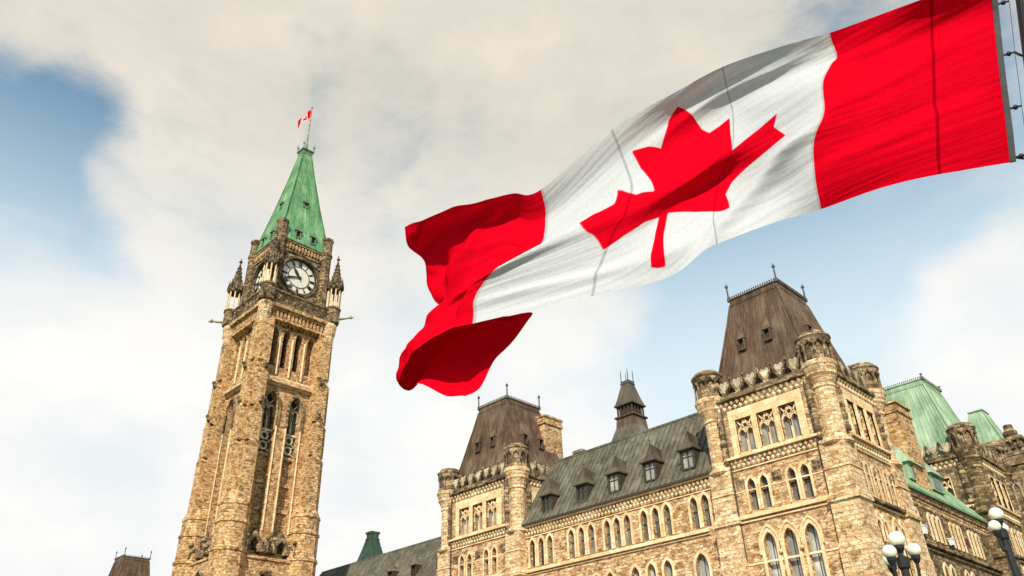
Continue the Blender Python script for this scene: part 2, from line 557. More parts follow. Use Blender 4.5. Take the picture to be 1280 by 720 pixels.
# ------------------------------------------------------------------ roof helpers
def mansard(root, hx, hy, z0, z1, tx, ty, mat, ribs=0.5, name='roof', offs=(0, 0)):
    """concave four-sided roof with standing seams; returns the object and a function giving the half sizes at a height"""
    lev = [(0, 0), (0.035, 0.10), (0.09, 0.205), (0.2, 0.31), (0.32, 0.43), (0.46, 0.555), (0.62, 0.69), (0.8, 0.845), (1, 1)]

    def half(t):
        for (a, fa), (b, fb) in zip(lev[:-1], lev[1:]):
            if t <= b:
                f = fa + (fb - fa) * (t - a) / (b - a)
                return hx + (tx - hx) * f, hy + (ty - hy) * f
        return tx, ty
    ox, oy = offs
    mb = MB()
    for (a, _), (b, _) in zip(lev[:-1], lev[1:]):
        A, B = half(a), half(b)
        mb.frus(0, 0, z0 + a * (z1 - z0), z0 + b * (z1 - z0), A[0], A[1], B[0], B[1], False)
        # shift later via offs
    mb.frus(0, 0, z1 - 0.02, z1, tx, ty, tx, ty, True)
    # standing seams
    for side in range(4):
        horiz = side % 2 == 0
        sg = -1 if side < 2 else 1
        nrib = int(round(2 * (hx if horiz else hy) / ribs))
        for k in range(nrib + 1):
            fr_ = -1 + 2 * k / nrib
            thick = 0.03 if 0 < k < nrib else 0.07
            pr = []
            for a, _ in lev:
                A = half(a)
                z = z0 + a * (z1 - z0)
                if horiz:
                    pr.append(Vector((A[0] * fr_, sg * A[1], z)))
                else:
                    pr.append(Vector((sg * A[0], A[1] * fr_, z)))
            out = Vector((0, sg, 0.25)) if horiz else Vector((sg, 0, 0.25))
            tng = Vector((1, 0, 0)) if horiz else Vector((0, 1, 0))
            out = out.normalized()
            vs_, fs_ = [], []
            for q in pr:
                vs_ += [q - tng * thick - out * 0.02, q - tng * thick * 0.7 + out * thick * 1.6, q + tng * thick * 0.7 + out * thick * 1.6, q + tng * thick - out * 0.02]
            for i in range(len(pr) - 1):
                for j in range(3):
                    fs_.append((4 * i + j, 4 * i + j + 1, 4 * i + 5 + j, 4 * i + 4 + j))
            mb.add(vs_, fs_)
    mb.v = [(x + ox, y + oy, z) for x, y, z in mb.v]
    o = mb.build(name, mat, root)
    return o, half


def finial(parent, p, h, mat='iron', r_=0.07):
    mb = MB()
    mb.lathe(p, [(r_ * 2.0, -0.1), (r_ * 2.0, 0.1), (r_, 0.22), (r_ * 0.9, h * 0.7), (r_ * 1.9, h * 0.76), (r_ * 1.9, h * 0.84), (r_ * 0.6, h * 0.9), (r_ * 0.25, h)], 7)
    return mb.build('finial', M[mat], parent)


def balustrade(root, fr, u0, u1, z0, h, mat='crust'):
    """pierced parapet of pointed shields hung between raised peaks"""
    mb = MB()
    fbox(mb, fr, u0, u1, z0, z0 + 0.16, -0.32, 0.06)
    nn = max(2, int(round((u1 - u0) / 1.0)))
    st = (u1 - u0) / nn
    for k in range(nn):
        c = u0 + (k + 0.5) * st
        # raised chevron arms
        fbar(mb, fr, (c - st * 0.5, z0 + h * 1.02), (c - st * 0.06, z0 + 0.14), 0.15, -0.22, 0.03)
        fbar(mb, fr, (c + st * 0.5, z0 + h * 1.02), (c + st * 0.06, z0 + 0.14), 0.15, -0.22, 0.03)
        fpoly(mb, fr, [(c - st * 0.5 - 0.12, z0 + h * 0.98), (c - st * 0.5, z0 + h * 1.2), (c - st * 0.5 + 0.12, z0 + h * 0.98)], -0.2, 0.0)
    o = mb.build('balustrade', M[mat], root)
    for k in range(nn):
        c = u0 + (k + 0.5) * st
        q = st * 0.33
        sh = MB()
        pts = [(c, z0 + 0.30), (c + q * 0.75, z0 + 0.34 + (h - 0.34) * 0.40), (c + q * 0.98, z0 + h * 0.82), (c + q * 0.55, z0 + h * 0.98), (c, z0 + h * 0.86), (c - q * 0.55, z0 + h * 0.98), (c - q * 0.98, z0 + h * 0.82), (c - q * 0.75, z0 + 0.34 + (h - 0.34) * 0.40)]
        fpoly(sh, fr, pts, -0.2, -0.02)
        sh.build('shield', M['shieldstone'], o)
    return o


def bosses(root, fr, u0, u1, z0, z1, step, mat='ashlar', rows=2, proud=0.10, name='frieze', back=0.03):
    """carved band: rows of small four-sided bosses on a flat course"""
    bk = MB()
    fbox(bk, fr, u0, u1, z0, z1, -0.1, back)
    bko = bk.build(name, M['crust'], root)
    mb = MB()
    rh = (z1 - z0) / rows
    for r_ in range(rows):
        k = 0
        u = u0 + (step / 2 if r_ % 2 == 0 else step)
        while u < u1 - step * 0.3:
            zc = z0 + (r_ + 0.5) * rh
            a, b = step * 0.46, rh * 0.5
            mb.add([fr.p(u - a, zc, back), fr.p(u, zc - b, back), fr.p(u + a, zc, back), fr.p(u, zc + b, back), fr.p(u, zc, back + proud)], [(0, 1, 4), (1, 2, 4), (2, 3, 4), (3, 0, 4)])
            u += step
    mb.build('carved_band', M[mat], bko)
    return bko


def dentils(root, fr, u0, u1, z0, z1, step, proud, mat='ashlar', name='corbel_table'):
    mb = MB()
    n = int((u1 - u0) / step)
    st = (u1 - u0) / n
    for k in range(n):
        c = u0 + (k + 0.5) * st
        fpoly(mb, fr, [(c - st * 0.28, z0 + (z1 - z0) * 0.3), (c, z0), (c + st * 0.28, z0 + (z1 - z0) * 0.3), (c + st * 0.28, z1), (c - st * 0.28, z1)], -0.05, proud)
    return mb.build(name, M[mat], root)


def tracery(mb, fr, cu, z0, wd_, h):
    """two lights under a pierced head"""
    n0, n1 = -0.22, -0.06
    fbox(mb, fr, cu - 0.055, cu + 0.055, z0, z0 + h * 0.62, n0, n1)
    q = wd_ / 4
    zs = z0 + h * 0.46
    for s_ in (-1, 1):
        a = arch(cu + s_ * q, zs - 0.2, wd_ / 2 - 0.08, h * 0.24 + 0.2)
        b = arch(cu + s_ * q, zs - 0.2, wd_ / 2 + 0.05, h * 0.27 + 0.2)
        fring(mb, fr, a, b, n0, n1)
        fbar(mb, fr, (cu, z0 + h * 0.62), (cu + s_ * wd_ * 0.48, z0 + h * 0.99), 0.09, n0, n1)
        fbar(mb, fr, (cu + s_ * wd_ * 0.48, z0 + h * 0.62), (cu, z0 + h * 0.98), 0.08, n0, n1)
    c = [(cu + 0.16 * math.cos(2 * math.pi * i / 10), z0 + h * 0.80 + 0.16 * math.sin(2 * math.pi * i / 10)) for i in range(10)]
    d = [(cu + 0.25 * math.cos(2 * math.pi * i / 10), z0 + h * 0.80 + 0.25 * math.sin(2 * math.pi * i / 10)) for i in range(10)]
    fring(mb, fr, c, d, n0, n1, True)


def string(root, fr, u0, u1, z0, z1, proud, mat='ashlar', slope=0.5, name='string_course'):
    mb = MB()
    fbox(mb, fr, u0, u1, z0, z1, -0.1, proud, (z1 - z0) * slope)
    return mb.build(name, M[mat], root)


# ------------------------------------------------------------------ corner pavilions
def turret(root, x, y, smat='rubble', zb=18.1):
    mb = MB()
    mb.lathe((x, y, 0), [(0.72, zb - 0.1), (0.82, zb), (0.66, zb + 0.3), (0.66, 21.5), (0.74, 21.6), (0.70, 21.8), (0.88, 22.25), (1.0, 22.4), (0.98, 22.55), (1.08, 22.9), (1.14, 23.0), (1.16, 23.2), (1.06, 23.32)], 14)
    t = mb.build('turret', M[smat], root)
    d = MB()
    d.lathe((x, y, 0), [(0.86, 23.3), (0.86, 24.95)], 14)
    nn = 9
    for k in range(nn):
        a = 2 * math.pi * (k + 0.3) / nn
        d.lathe((x + 0.97 * math.cos(a), y + 0.97 * math.sin(a), 0), [(0.13, 23.3), (0.13, 23.5), (0.08, 23.55), (0.08, 24.35), (0.14, 24.5), (0.15, 24.6)], 6)
        # little arch heads between the shafts
        a2 = a + math.pi / nn
        for da in (-0.21, 0.21):
            d.ball((x + 0.98 * math.cos(a2 + da), y + 0.98 * math.sin(a2 + da), 24.62), 0.14, 7, 5)
    d.lathe((x, y, 0), [(1.0, 24.62), (1.08, 24.72), (1.10, 24.95), (1.16, 25.0), (1.16, 25.12), (1.02, 25.2), (0.88, 25.42), (0.5, 25.5)], 14)
    d.build('turret_top', M['crust'], t)
    return t


def pavilion(name, label, cx, cy, hx, hy, roof_mat, stone_mat='rubble', dress='ashlar', ztop=31.3, cat='building', group='steep-roofed corner pavilions'):
    root = thing(name, label, cat, (cx, cy, 0), group)
    wo_ = 0.45
    fS = Fr((0, -hy - wo_, 0), (1, 0, 0), (0, -1, 0))
    fE = Fr((hx + wo_, 0, 0), (0, 1, 0), (1, 0, 0))
    fN = Fr((0, hy + wo_, 0), (-1, 0, 0), (0, 1, 0))
    fW = Fr((-hx - wo_, 0, 0), (0, -1, 0), (-1, 0, 0))
    wl = MB()
    panels = MB()
    for fr, h, det in ((fS, hx, 'S'), (fE, hy, 'E'), (fN, hx, ''), (fW, hy, '')):
        holes = []
        k = h / 4.1
        U = h + wo_
        if det:
            # three traceried windows in a dressed panel
            A = [rect(c * k, 18.92, 1.22 * k, 2.3) for c in (-1.62, 0, 1.62)]
            if det == 'S':
                B = [arch(c * k, 15.05, 0.56, 2.1) for c in (-1.9, -1.0, 0.95, 1.85)]
                Cw = [arch(c * k, 10.3, 0.82, 3.3) for c in (-1.36, 0.02, 1.42)]
            else:
                B = [arch(c * k, 14.95, 0.42, 2.1, 0.8) for c in (-2.3, -1.55, -0.4, 0.4, 1.55, 2.3)]
                Cw = [arch(c * k, 10.3, 0.7, 3.3) for c in (-1.9, -0.9, 0.9, 1.9)]
            Dw = [arch(c * k, 3.4, 0.9, 4.2) for c in (-1.6, 0, 1.6)]
            holes = A + B + Cw + Dw
            wall(wl, fr, -U, U, 0, 22.05, holes, 0.42)
            # dressed panel round the upper row
            pu = 2.72 * k
            wall(panels, Fr(fr.o + fr.n * 0.035, fr.u, fr.n), -pu, pu, 18.72, 21.98, A, 0.1)
            for c in A:
                window(root, fr, c, 0.36, 0.07, 0.11, 'glass_pale' if det == 'S' else 'glass_dark', 'ashlar', tracery)
            for i, c in enumerate(B):
                window(root, fr, c, 0.33, 0.15, 0.05, 'glass' if det == 'S' else 'glass_dark', 'ashlar', None, None, (0.58,) if det == 'S' else None)
            for c in Cw:
                window(root, fr, c, 0.36, 0.2, 0.07, 'glass_pale' if det == 'S' else 'glass_dark', 'ashlar', None, None, (0.5,))
            for c in Dw:
                window(root, fr, c, 0.36, 0.2, 0.07, 'glass', 'ashlar', None, None, (0.5,))
            pb = 0.75
            fu0, fu1 = -U + 1.1, U - 1.1
            string(root, fr, fu0, fu1, 18.58, 18.86, 0.24)
            bosses(root, fr, fu0, fu1, 17.95, 18.56, 0.36, 'ashlar', 2, 0.09)
            string(root, fr, fu0, fu1, 17.8, 17.93, 0.10)
            string(root, fr, fu0, fu1, 14.62, 14.98, 0.30 if det == 'E' else 0.24, 'ashlar' if det == 'S' else 'crust')
            string(root, fr, fu0, fu1, 14.4, 14.6, 0.10)
            string(root, fr, fu0, fu1, 16.35, 16.47, 0.035)
            string(root, fr, fu0, fu1, 11.8, 11.95, 0.05)
            string(root, fr, fu0, fu1, 9.6, 9.9, 0.22)
            bosses(root, fr, -U + 0.6, U - 0.6, 22.0, 22.72, 0.42, 'ashlar', 2, 0.12)
            string(root, fr, -U + 0.5, U - 0.5, 22.72, 23.0, 0.26, 'crust', 0.3, 'cornice')
            # hood moulds over the big arches
            hm = MB()
            for c in Cw:
                cu = sum(p[0] for p in c) / len(c)
                fring(hm, fr, arch(cu, 12.3, 1.24, 1.62), arch(cu, 12.3, 1.44, 1.80), 0.0, 0.12)
            for a_, b_ in zip(Cw[:-1], Cw[1:]):
                cu = (sum(p[0] for p in a_) / len(a_) + sum(p[0] for p in b_) / len(b_)) / 2
                p_ = fr.p(cu, 12.3, 0.14)
                hm.ball(p_, 0.13, 8, 6)
            hm.build('hood_mould', M['ashlar'], root)
            # carved squares beside the lancets
            for uu in (-2.7 * k, -0.05 * k if det == 'S' else 0.0, 2.72 * k):
                sq = MB()
                fbox(sq, fr, uu - 0.33, uu + 0.33, 16.57, 17.23, -0.05, 0.02)
                for q in (-0.15, 0.15):
                    for zq in (-0.15, 0.15):
                        sq.add([fr.p(uu + q - 0.13, 16.9 + zq, 0.02), fr.p(uu + q, 16.77 + zq, 0.02), fr.p(uu + q + 0.13, 16.9 + zq, 0.02), fr.p(uu + q, 17.03 + zq, 0.02), fr.p(uu + q, 16.9 + zq, 0.11)], [(0, 1, 4), (1, 2, 4), (2, 3, 4), (3, 0, 4)])
                sq.build('carved_square', M['crust'], root)
        else:
            wall(wl, fr, -U, U, 0, 22.05, [], 0.3)
            string(root, fr, -U + 0.5, U - 0.5, 22.72, 23.0, 0.26, 'crust', 0.3, 'cornice')
            mb = MB()
            fbox(mb, fr, -U + 0.3, U - 0.3, 22.05, 22.72, -0.3, 0.06)
            mb.build('frieze', M['crust'], root)
        balustrade(root, fr, -U + 1.35, U - 1.35, 23.02, 1.2)
    wl.build('wall', M[stone_mat], root)
    panels.build('window_panel', M[dress], root)
    # gutter floor behind the parapet
    gl = MB()
    gl.box(-hx - 0.2, hx + 0.2, -hy - 0.2, hy + 0.2, 22.6, 23.1)
    gl.build('gutter', M['lead'], root)
    for sx in (-1, 1):
        for sy in (-1, 1):
            turret(root, sx * hx, sy * hy, 'pier' if stone_mat == 'rubble' else stone_mat)
            b = MB()
            qx, qy = sx * (hx - 0.12), sy * (hy - 0.12)
            b.frus(qx, qy, 0, 11.9, 0.95, 0.95, 0.95, 0.95)
            b.frus(qx, qy, 11.9, 12.15, 0.95, 0.95, 0.88, 0.88)
            b.frus(qx, qy, 12.15, 14.4, 0.88, 0.88, 0.88, 0.88)
            b.frus(qx, qy, 14.4, 14.62, 1.0, 1.0, 1.0, 1.0)
            b.frus(qx, qy, 14.62, 14.95, 1.0, 1.0, 0.82, 0.82)
            b.frus(qx, qy, 14.95, 16.35, 0.82, 0.82, 0.82, 0.82)
            b.frus(qx, qy, 16.35, 16.5, 0.88, 0.88, 0.80, 0.80)
            b.frus(qx, qy, 16.5, 17.9, 0.80, 0.80, 0.80, 0.80)
            b.lathe((qx + sx * 0.03, qy + sy * 0.03, 0), [(0.95, 17.85), (1.05, 17.95), (1.05, 18.1), (0.85, 18.25)], 14)
            b.build('corner_buttress', M['pier' if stone_mat == 'rubble' else stone_mat], root)
    # dark crocketed strips in the angles beside the turrets
    for sx in (-1, 1):
        cs = MB()
        for k in range(9):
            z = 18.6 + k * 0.4
            cs.ball(fS.p(sx * (hx - 0.78), z, 0.06), 0.21 + 0.06 * (k % 2), 7, 5, 1.25)
        cs.build('crocket_strip', M['crust'], root)
        cs = MB()
        for k in range(9):
            z = 18.6 + k * 0.4
            cs.ball(fE.p(sx * (hy - 0.78), z, 0.06), 0.21 + 0.06 * (k % 2), 7, 5, 1.25)
        cs.build('crocket_strip', M['crust'], root)
    # rainwater pipes
    for sx in (-1, 1):
        dp = MB()
        p0 = fS.p(sx * (hx - 1.0) if sx > 0 else -hx + 1.0, 0, 0.1)
        dp.tube(p0, (p0[0], p0[1], 22.3), 0.055, 0.055, 6)
        dp.build('rainwater_pipe', M['frame'], root)
    # roof
    ro, half = mansard(root, hx + 0.08, hy + 0.25, 23.0, ztop - 0.55, 1.98, 2.2, M[roof_mat], 0.46)
    band = MB()
    cres = MB()
    band.frus(0, 0, ztop - 0.55, ztop - 0.45, 2.03, 2.25, 2.05, 2.27)
    band.frus(0, 0, ztop - 0.42, ztop - 0.05, 1.98, 2.2, 2.0, 2.22)
    band.frus(0, 0, ztop - 0.05, ztop + 0.04, 2.07, 2.29, 2.07, 2.29)
    for sx, sy, ex, ey in ((-1, -1, 1, -1), (1, -1, 1, 1), (1, 1, -1, 1), (-1, 1, -1, -1)):
        a, b = Vector((sx * 2.04, sy * 2.26, 0)), Vector((ex * 2.04, ey * 2.26, 0))
        nn = 22
        for k in range(nn + 1):
            p = a.lerp(b, k / nn)
            cres.lathe((p.x, p.y, ztop), [(0.035, 0.03), (0.035, 0.10), (0.075, 0.15), (0.015, 0.25)], 5)
    band.build('top_band', M[roof_mat], ro)
    cres.build('cresting', M['dormer' if roof_mat != 'green' else 'green_dark'], ro)
    for sx in (-1, 1):
        for sy in (-1, 1):
            finial(ro, (sx * 2.0, sy * 2.2, ztop), 1.5 if roof_mat != 'green' else 0.55, 'lead')
    # small lucarnes on the slopes
    for fdir in (0, 1) if roof_mat != 'green' else ():
        for c in (-1.2, 0.85):
            z = 26.6
            t = (z - 23.0) / (ztop - 0.55 - 23.0)
            A = half(t)
            if fdir == 0:
                fr = Fr((0, -A[1] - 0.18, 0), (1, 0, 0), (0, -1, 0))
            else:
                fr = Fr((A[0] + 0.18, 0, 0), (0, 1, 0), (1, 0, 0))
            d = MB()
            for s_ in (-1, 1):
                fbox(d, fr, c + s_ * 0.25 - 0.05, c + s_ * 0.25 + 0.05, z, z + 0.85, -0.9, 0.03)
            fbox(d, fr, c - 0.29, c + 0.29, z - 0.08, z, -0.9, 0.05)
            pk = fr.p(c, z + 2.3, -0.62)
            bk = [fr.p(c - 0.34, z + 0.8, 0.08), fr.p(c + 0.34, z + 0.8, 0.08), fr.p(c + 0.32, z + 0.8, -1.0), fr.p(c - 0.32, z + 0.8, -1.0)]
            d.add(bk + [pk], [(0, 1, 4), (1, 2, 4), (2, 3, 4), (3, 0, 4), (3, 2, 1, 0)])
            lo = d.build('lucarne', M[roof_mat], ro)
            pn = MB()
            fbox(pn, fr, c - 0.25, c + 0.25, z, z + 0.84, -0.30, -0.22)
            pn.build('pane', M['glass_dark'], lo)
    return root


se = pavilion('corner_pavilion', 'large foreground pavilion with brown mansard roof, right of the dormered wing', -23.0, 50.55, 4.1, 3.65, 'brown')
lp = pavilion('corner_pavilion', 'brown mansard pavilion left of the dormered wing, beside a stone chimney', -51.35, 50.6, 4.5, 3.65, 'brown')
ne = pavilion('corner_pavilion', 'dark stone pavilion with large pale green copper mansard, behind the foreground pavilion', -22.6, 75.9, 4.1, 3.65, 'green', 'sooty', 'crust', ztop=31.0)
fw = pavilion('corner_pavilion', 'distant brown mansard pavilion, only its flat roof top showing, left of the clock tower', -147.3, 52.1, 4.3, 3.65, 'brown', ztop=33.4)


# ------------------------------------------------------------------ dormers and wings
def dormer(root, fr, c, zb, wd_, h, roof_mat, pane_mat, back, peak=1.5, eave=0.2):
    mb = MB()
    hw = wd_ / 2
    for s_ in (-1, 1):
        fbox(mb, fr, c + s_ * hw - 0.09, c + s_ * hw + 0.09, zb, zb + h, -back, 0.0)
    fbox(mb, fr, c - hw, c + hw, zb - 0.1, zb + 0.02, -back, 0.03)
    fbox(mb, fr, c - hw, c + hw, zb + h - 0.16, zb + h, -back, 0.0)
    d = mb.build('dormer', M['frame'], root)
    pn = MB()
    fbox(pn, fr, c - hw + 0.08, c + hw - 0.08, zb, zb + h - 0.1, -0.2, -0.12)
    pn.build('pane', M[pane_mat], d)
    gb_ = MB()
    fbox(gb_, fr, c - 0.035, c + 0.035, zb + 0.02, zb + h - 0.16, -0.13, -0.06)
    fbox(gb_, fr, c - hw + 0.09, c + hw - 0.09, zb + h * 0.6 - 0.03, zb + h * 0.6 + 0.03, -0.118, -0.07)
    gb_.build('glazing_bar', M['frame'], d)
    r_ = MB()
    ze = zb + h - 0.02
    ew = hw + eave
    zr = ze + peak
    P = [fr.p(c - ew, ze - 0.06, 0.24), fr.p(c + ew, ze - 0.06, 0.24), fr.p(c + ew, ze - 0.06, -back), fr.p(c - ew, ze - 0.06, -back),
         fr.p(c - ew, ze + 0.04, 0.24), fr.p(c + ew, ze + 0.04, 0.24), fr.p(c + ew, ze + 0.04, -back), fr.p(c - ew, ze + 0.04, -back),
         fr.p(c - hw * 0.5, ze + peak * 0.36, -0.14), fr.p(c + hw * 0.5, ze + peak * 0.36, -0.14), fr.p(c + hw * 0.5, ze + peak * 0.36, -back - 0.5), fr.p(c - hw * 0.5, ze + peak * 0.36, -back - 0.5),
         fr.p(c, zr, -0.42), fr.p(c, zr - 0.25, -back - 1.0)]
    r_.add(P, [(3, 2, 1, 0), (0, 1, 5, 4), (1, 2, 6, 5), (3, 0, 4, 7), (4, 5, 9, 8), (5, 6, 10, 9), (7, 4, 8, 11), (8, 9, 12), (9, 10, 13, 12), (11, 8, 12, 13)])
    ro = r_.build('dormer_roof', M['dormer' if roof_mat == 'brown' else roof_mat], d)
    f_ = MB()
    f_.lathe(fr.p(c, zr - 0.1, -0.42), [(0.07, 0), (0.05, 0.25), (0.09, 0.3), (0.015, 0.62)], 6)
    f_.build('dormer_finial', M['lead'], d)
    return d


def slope_roof(root, x0, x1, ye, ze, yr, zr, mat, ribs=0.52, back=True):
    """gable roof running along x: eave (ye, ze) up to ridge (yr, zr), seams down the slope"""
    mb = MB()
    yb = 2 * yr - ye
    mb.add([(x0, ye, ze), (x1, ye, ze), (x1, yr, zr), (x0, yr, zr), (x1, yb, ze), (x0, yb, ze)], [(0, 1, 2, 3), (3, 2, 4, 5), (0, 3, 5), (1, 4, 2)])
    mb.box(x0, x1, yr - 0.1, yr + 0.1, zr - 0.06, zr + 0.10)
    sl = Vector((0, yr - ye, zr - ze)).normalized()
    nr = Vector((0, -sl.z, sl.y))
    n = int((x1 - x0) / ribs)
    for k in range(n + 1):
        x = x0 + (x1 - x0) * k / n
        a, b = Vector((x, ye, ze)), Vector((x, yr, zr))
        tx = Vector((0.035, 0, 0))
        vs_ = [a - tx, a - tx * 0.7 + nr * 0.09, a + tx * 0.7 + nr * 0.09, a + tx, b - tx, b - tx * 0.7 + nr * 0.09, b + tx * 0.7 + nr * 0.09, b + tx]
        mb.add(vs_, [(0, 1, 5, 4), (1, 2, 6, 5), (2, 3, 7, 6), (0, 3, 2, 1)])
    return mb.build('roof', mat, root)


# front wing with five dormers
wing = thing('palace_wing', 'stone wing with five dormers on a ribbed grey-green roof between two brown mansard pavilions', 'building', (-37.0, 47.0, 0))
fw_ = Fr((0, 0, 0), (1, 0, 0), (0, -1, 0))
wl = MB()
x0, x1 = -9.2, 9.3
tri = []
for cgrp in ((-45.35, -44.37, -43.4), (-41.11, -40.08, -39.08), (-37.51, -36.57, -35.61), (-34.07, -33.04, -32.05), (-29.77, -28.86)):
    for c in cgrp:
        tri.append(arch(c + 37.0, 14.92, 0.58, 2.16))
low = []
for c in (-43.2, -41.9, -38.9, -37.6, -35.3, -33.9, -32.5, -29.76):
    low.append(arch(c + 37.0, 9.6 if c < -30 else 9.4, 0.72 if c < -30 else 1.0, 3.75 if c < -30 else 3.95))
gnd = [arch(c, 3.0, 1.0, 4.0) for c in (-7.4, -5.4, -2.0, 0.0, 2.0, 5.2, 7.2)]
wall(wl, fw_, x0, x1, 0, 17.6, tri + low + gnd, 0.4)
wl.build('wall', M['rubble'], wing)
for i, c in enumerate(tri):
    window(wing, fw_, c, 0.32, 0.17, 0.06, 'glass_dark' if i in (0, 1) else 'glass', 'ashlar', None, None, (0.55,))
for c in low + gnd:
    window(wing, fw_, c, 0.34, 0.17, 0.06, 'glass_pale' if c in low else 'glass', 'ashlar', None, None, (0.5,))
bosses(wing, fw_, x0, x1, 17.42, 18.14, 0.34, 'ashlar', 2, 0.12)
string(wing, fw_, x0, x1, 17.28, 17.40, 0.08)
string(wing, fw_, x0, x1, 18.14, 18.24, 0.22, 'ashlar', 0.0, 'cornice')
gt_ = MB()
fbox(gt_, fw_, x0, x1, 18.24, 18.40, -0.3, 0.36)
gt_.build('gutter', M['frame'], wing)
string(wing, fw_, x0, x1 - 1.1, 14.55, 14.88, 0.24)
string(wing, fw_, x0, x1 - 1.1, 14.38, 14.53, 0.10)
string(wing, fw_, x0, x1, 8.6, 8.9, 0.2)
rf = slope_roof(wing, x0, x1, -0.26, 18.4, 4.0, 24.6, M['olive'], 0.5)
for c, zb, mt in ((-43.7, 19.0, 'glass_dark'), (-39.86, 19.0, 'glass_dark'), (-36.63, 19.1, 'glass_pale'), (-33.2, 19.15, 'glass_pale'), (-29.84, 19.2, 'glass_pale')):
    dormer(wing, Fr((0, 0.12, 0), (1, 0, 0), (0, -1, 0)), c + 37.0, zb, 1.02, 1.42, 'brown', mt, 1.3)
# small stone stub on the ridge
sb = MB()
sb.box(-7.0, -6.1, 4.3, 5.0, 23.6, 25.1)
sb.box(-7.1, -6.0, 4.2, 5.1, 24.9, 25.15)
sb.build('ridge_stack', M['crust'], wing)
# ventilator turret
vt = MB()
vx, vy = -1.55, 5.9
vt.frus(vx, vy, 23.4, 25.0, 1.85, 1.85, 1.35, 1.35, False)
vt.frus(vx, vy, 25.0, 26.1, 1.35, 1.35, 1.0, 1.0)
vto = vt.build('ventilator_turret', M['olive'], wing)
vb = MB()
vb.frus(vx, vy, 26.1, 27.0, 0.98, 0.98, 0.9, 0.9)
vb.frus(vx, vy, 27.0, 27.14, 1.04, 1.04, 1.04, 1.04)
vb.build('red_band', M['brown'], vto)
lv = MB()
lv.frus(vx, vy, 27.14, 28.1, 0.7, 0.7, 0.7, 0.7)
for s_ in (-1, 1):
    for k in range(5):
        q = -0.78 + k * 0.39
        lv.box(vx + q - 0.06, vx + q + 0.06, vy + s_ * 0.78 - 0.06, vy + s_ * 0.78 + 0.06, 27.14, 28.1)
        if abs(q) < 0.7:
            lv.box(vx + s_ * 0.78 - 0.06, vx + s_ * 0.78 + 0.06, vy + q - 0.06, vy + q + 0.06, 27.14, 28.1)
lv.build('louvre_or_void', M['frame'], vto)
vr = MB()
vr.frus(vx, vy, 28.08, 28.22, 1.0, 1.0, 1.0, 1.0)
vr.frus(vx, vy, 28.22, 28.8, 0.94, 0.94, 0.76, 0.76)
vr.frus(vx, vy, 28.8, 30.2, 0.76, 0.76, 0.42, 0.42)
vro = vr.build('turret_roof', M['dormer'], vto)
vc = MB()
vc.frus(vx, vy, 30.2, 30.3, 0.47, 0.47, 0.48, 0.48)
vc.frus(vx, vy, 30.3, 30.5, 0.42, 0.42, 0.45, 0.45)
for a in (-1, 1):
    for b in (-1, 1):
        vc.lathe((vx + a * 0.38, vy + b * 0.38, 30.45), [(0.06, 0), (0.045, 0.3), (0.04, 0.9), (0.015, 1.2)], 6)
vc.build('turret_cresting', M['lead'], vto)
# stone chimney rising where the wing meets the left pavilion
ch = MB()
ch.box(-12.2, -11.2, 5.2, 7.6, 20, 29.3)
ch.box(-12.32, -11.08, 5.08, 7.72, 29.3, 29.48)
ch.box(-12.25, -11.15, 5.15, 7.65, 29.48, 30.0)
ch.box(-12.34, -11.06, 5.06, 7.74, 30.0, 30.2)
ch.box(-12.35, -11.05, 5.05, 7.75, 25.6, 25.85)
ch.build('chimney', M['rubble'], wing)

# lower wing running on towards the tower
bw = thing('rear_wing', 'low dormered wing with a plain grey-brown roof, between the clock tower and the left pavilion', 'building', (-76.0, 53.0, 0))
wl = MB()
hl = [arch(c, 12.0, 0.8, 3.0) for c in range(-16, 18, 3)]
wall(wl, fw_, -18, 20.2, 0, 16.8, hl, 0.35)
wl.build('wall', M['rubble'], bw)
for c in hl:
    window(bw, fw_, c, 0.3, 0.14, 0.05, 'glass')
gt_ = MB()
fbox(gt_, fw_, -18, 20.2, 16.8, 17.1, -0.3, 0.3)
gt_.build('gutter', M['frame'], bw)
slope_roof(bw, -18, 20.2, -0.2, 17.1, 4.6, 23.45, M['olive'], 0.55)
for c in (-2.6, 1.7, 5.9, 10.2):
    dormer(bw, Fr((0, 1.1, 0), (1, 0, 0), (0, -1, 0)), c, 19.0, 0.75, 1.1, 'olive', 'glass_dark', 1.0, 0.7, 0.08)

# green ventilation tower behind it
gtw = thing('copper_tower', 'small green copper tower with flared skirt and flat cap behind the rear wing roof', 'tower', (-102.5, 71.0, 0))
mb = MB()
mb.frus(0, 0, 0, 25.6, 2.5, 2.5, 2.5, 2.5)
mb.build('wall', M['rubble'], gtw)
mb = MB()
prof = [(2.6, 25.6), (1.95, 27.0), (1.42, 28.5), (1.05, 29.9), (0.74, 31.2)]
for (a, za), (b, zb) in zip(prof[:-1], prof[1:]):
    mb.frus(0, 0, za, zb, a, a, b, b)
ro = mb.build('roof', M['green_dark'], gtw)
mb = MB()
mb.frus(0, 0, 31.2, 31.35, 0.8, 0.8, 0.8, 0.8)
mb.frus(0, 0, 31.35, 32.05, 0.66, 0.66, 0.66, 0.66)
mb.frus(0, 0, 32.05, 32.35, 0.78, 0.78, 0.82, 0.82)
mb.build('cap', M['green_dark'], ro)
for s_ in (-1, 1):
    for ax in (0, 1):
        mb = MB()
        if ax == 0:
            mb.box(-0.25, 0.25, s_ * 1.5 - 0.4, s_ * 1.5 + 0.4, 27.3, 28.4)
        else:
            mb.box(s_ * 1.5 - 0.4, s_ * 1.5 + 0.4, -0.25, 0.25, 27.3, 28.4)
        mb.build('lucarne', M['green_dark'], ro)

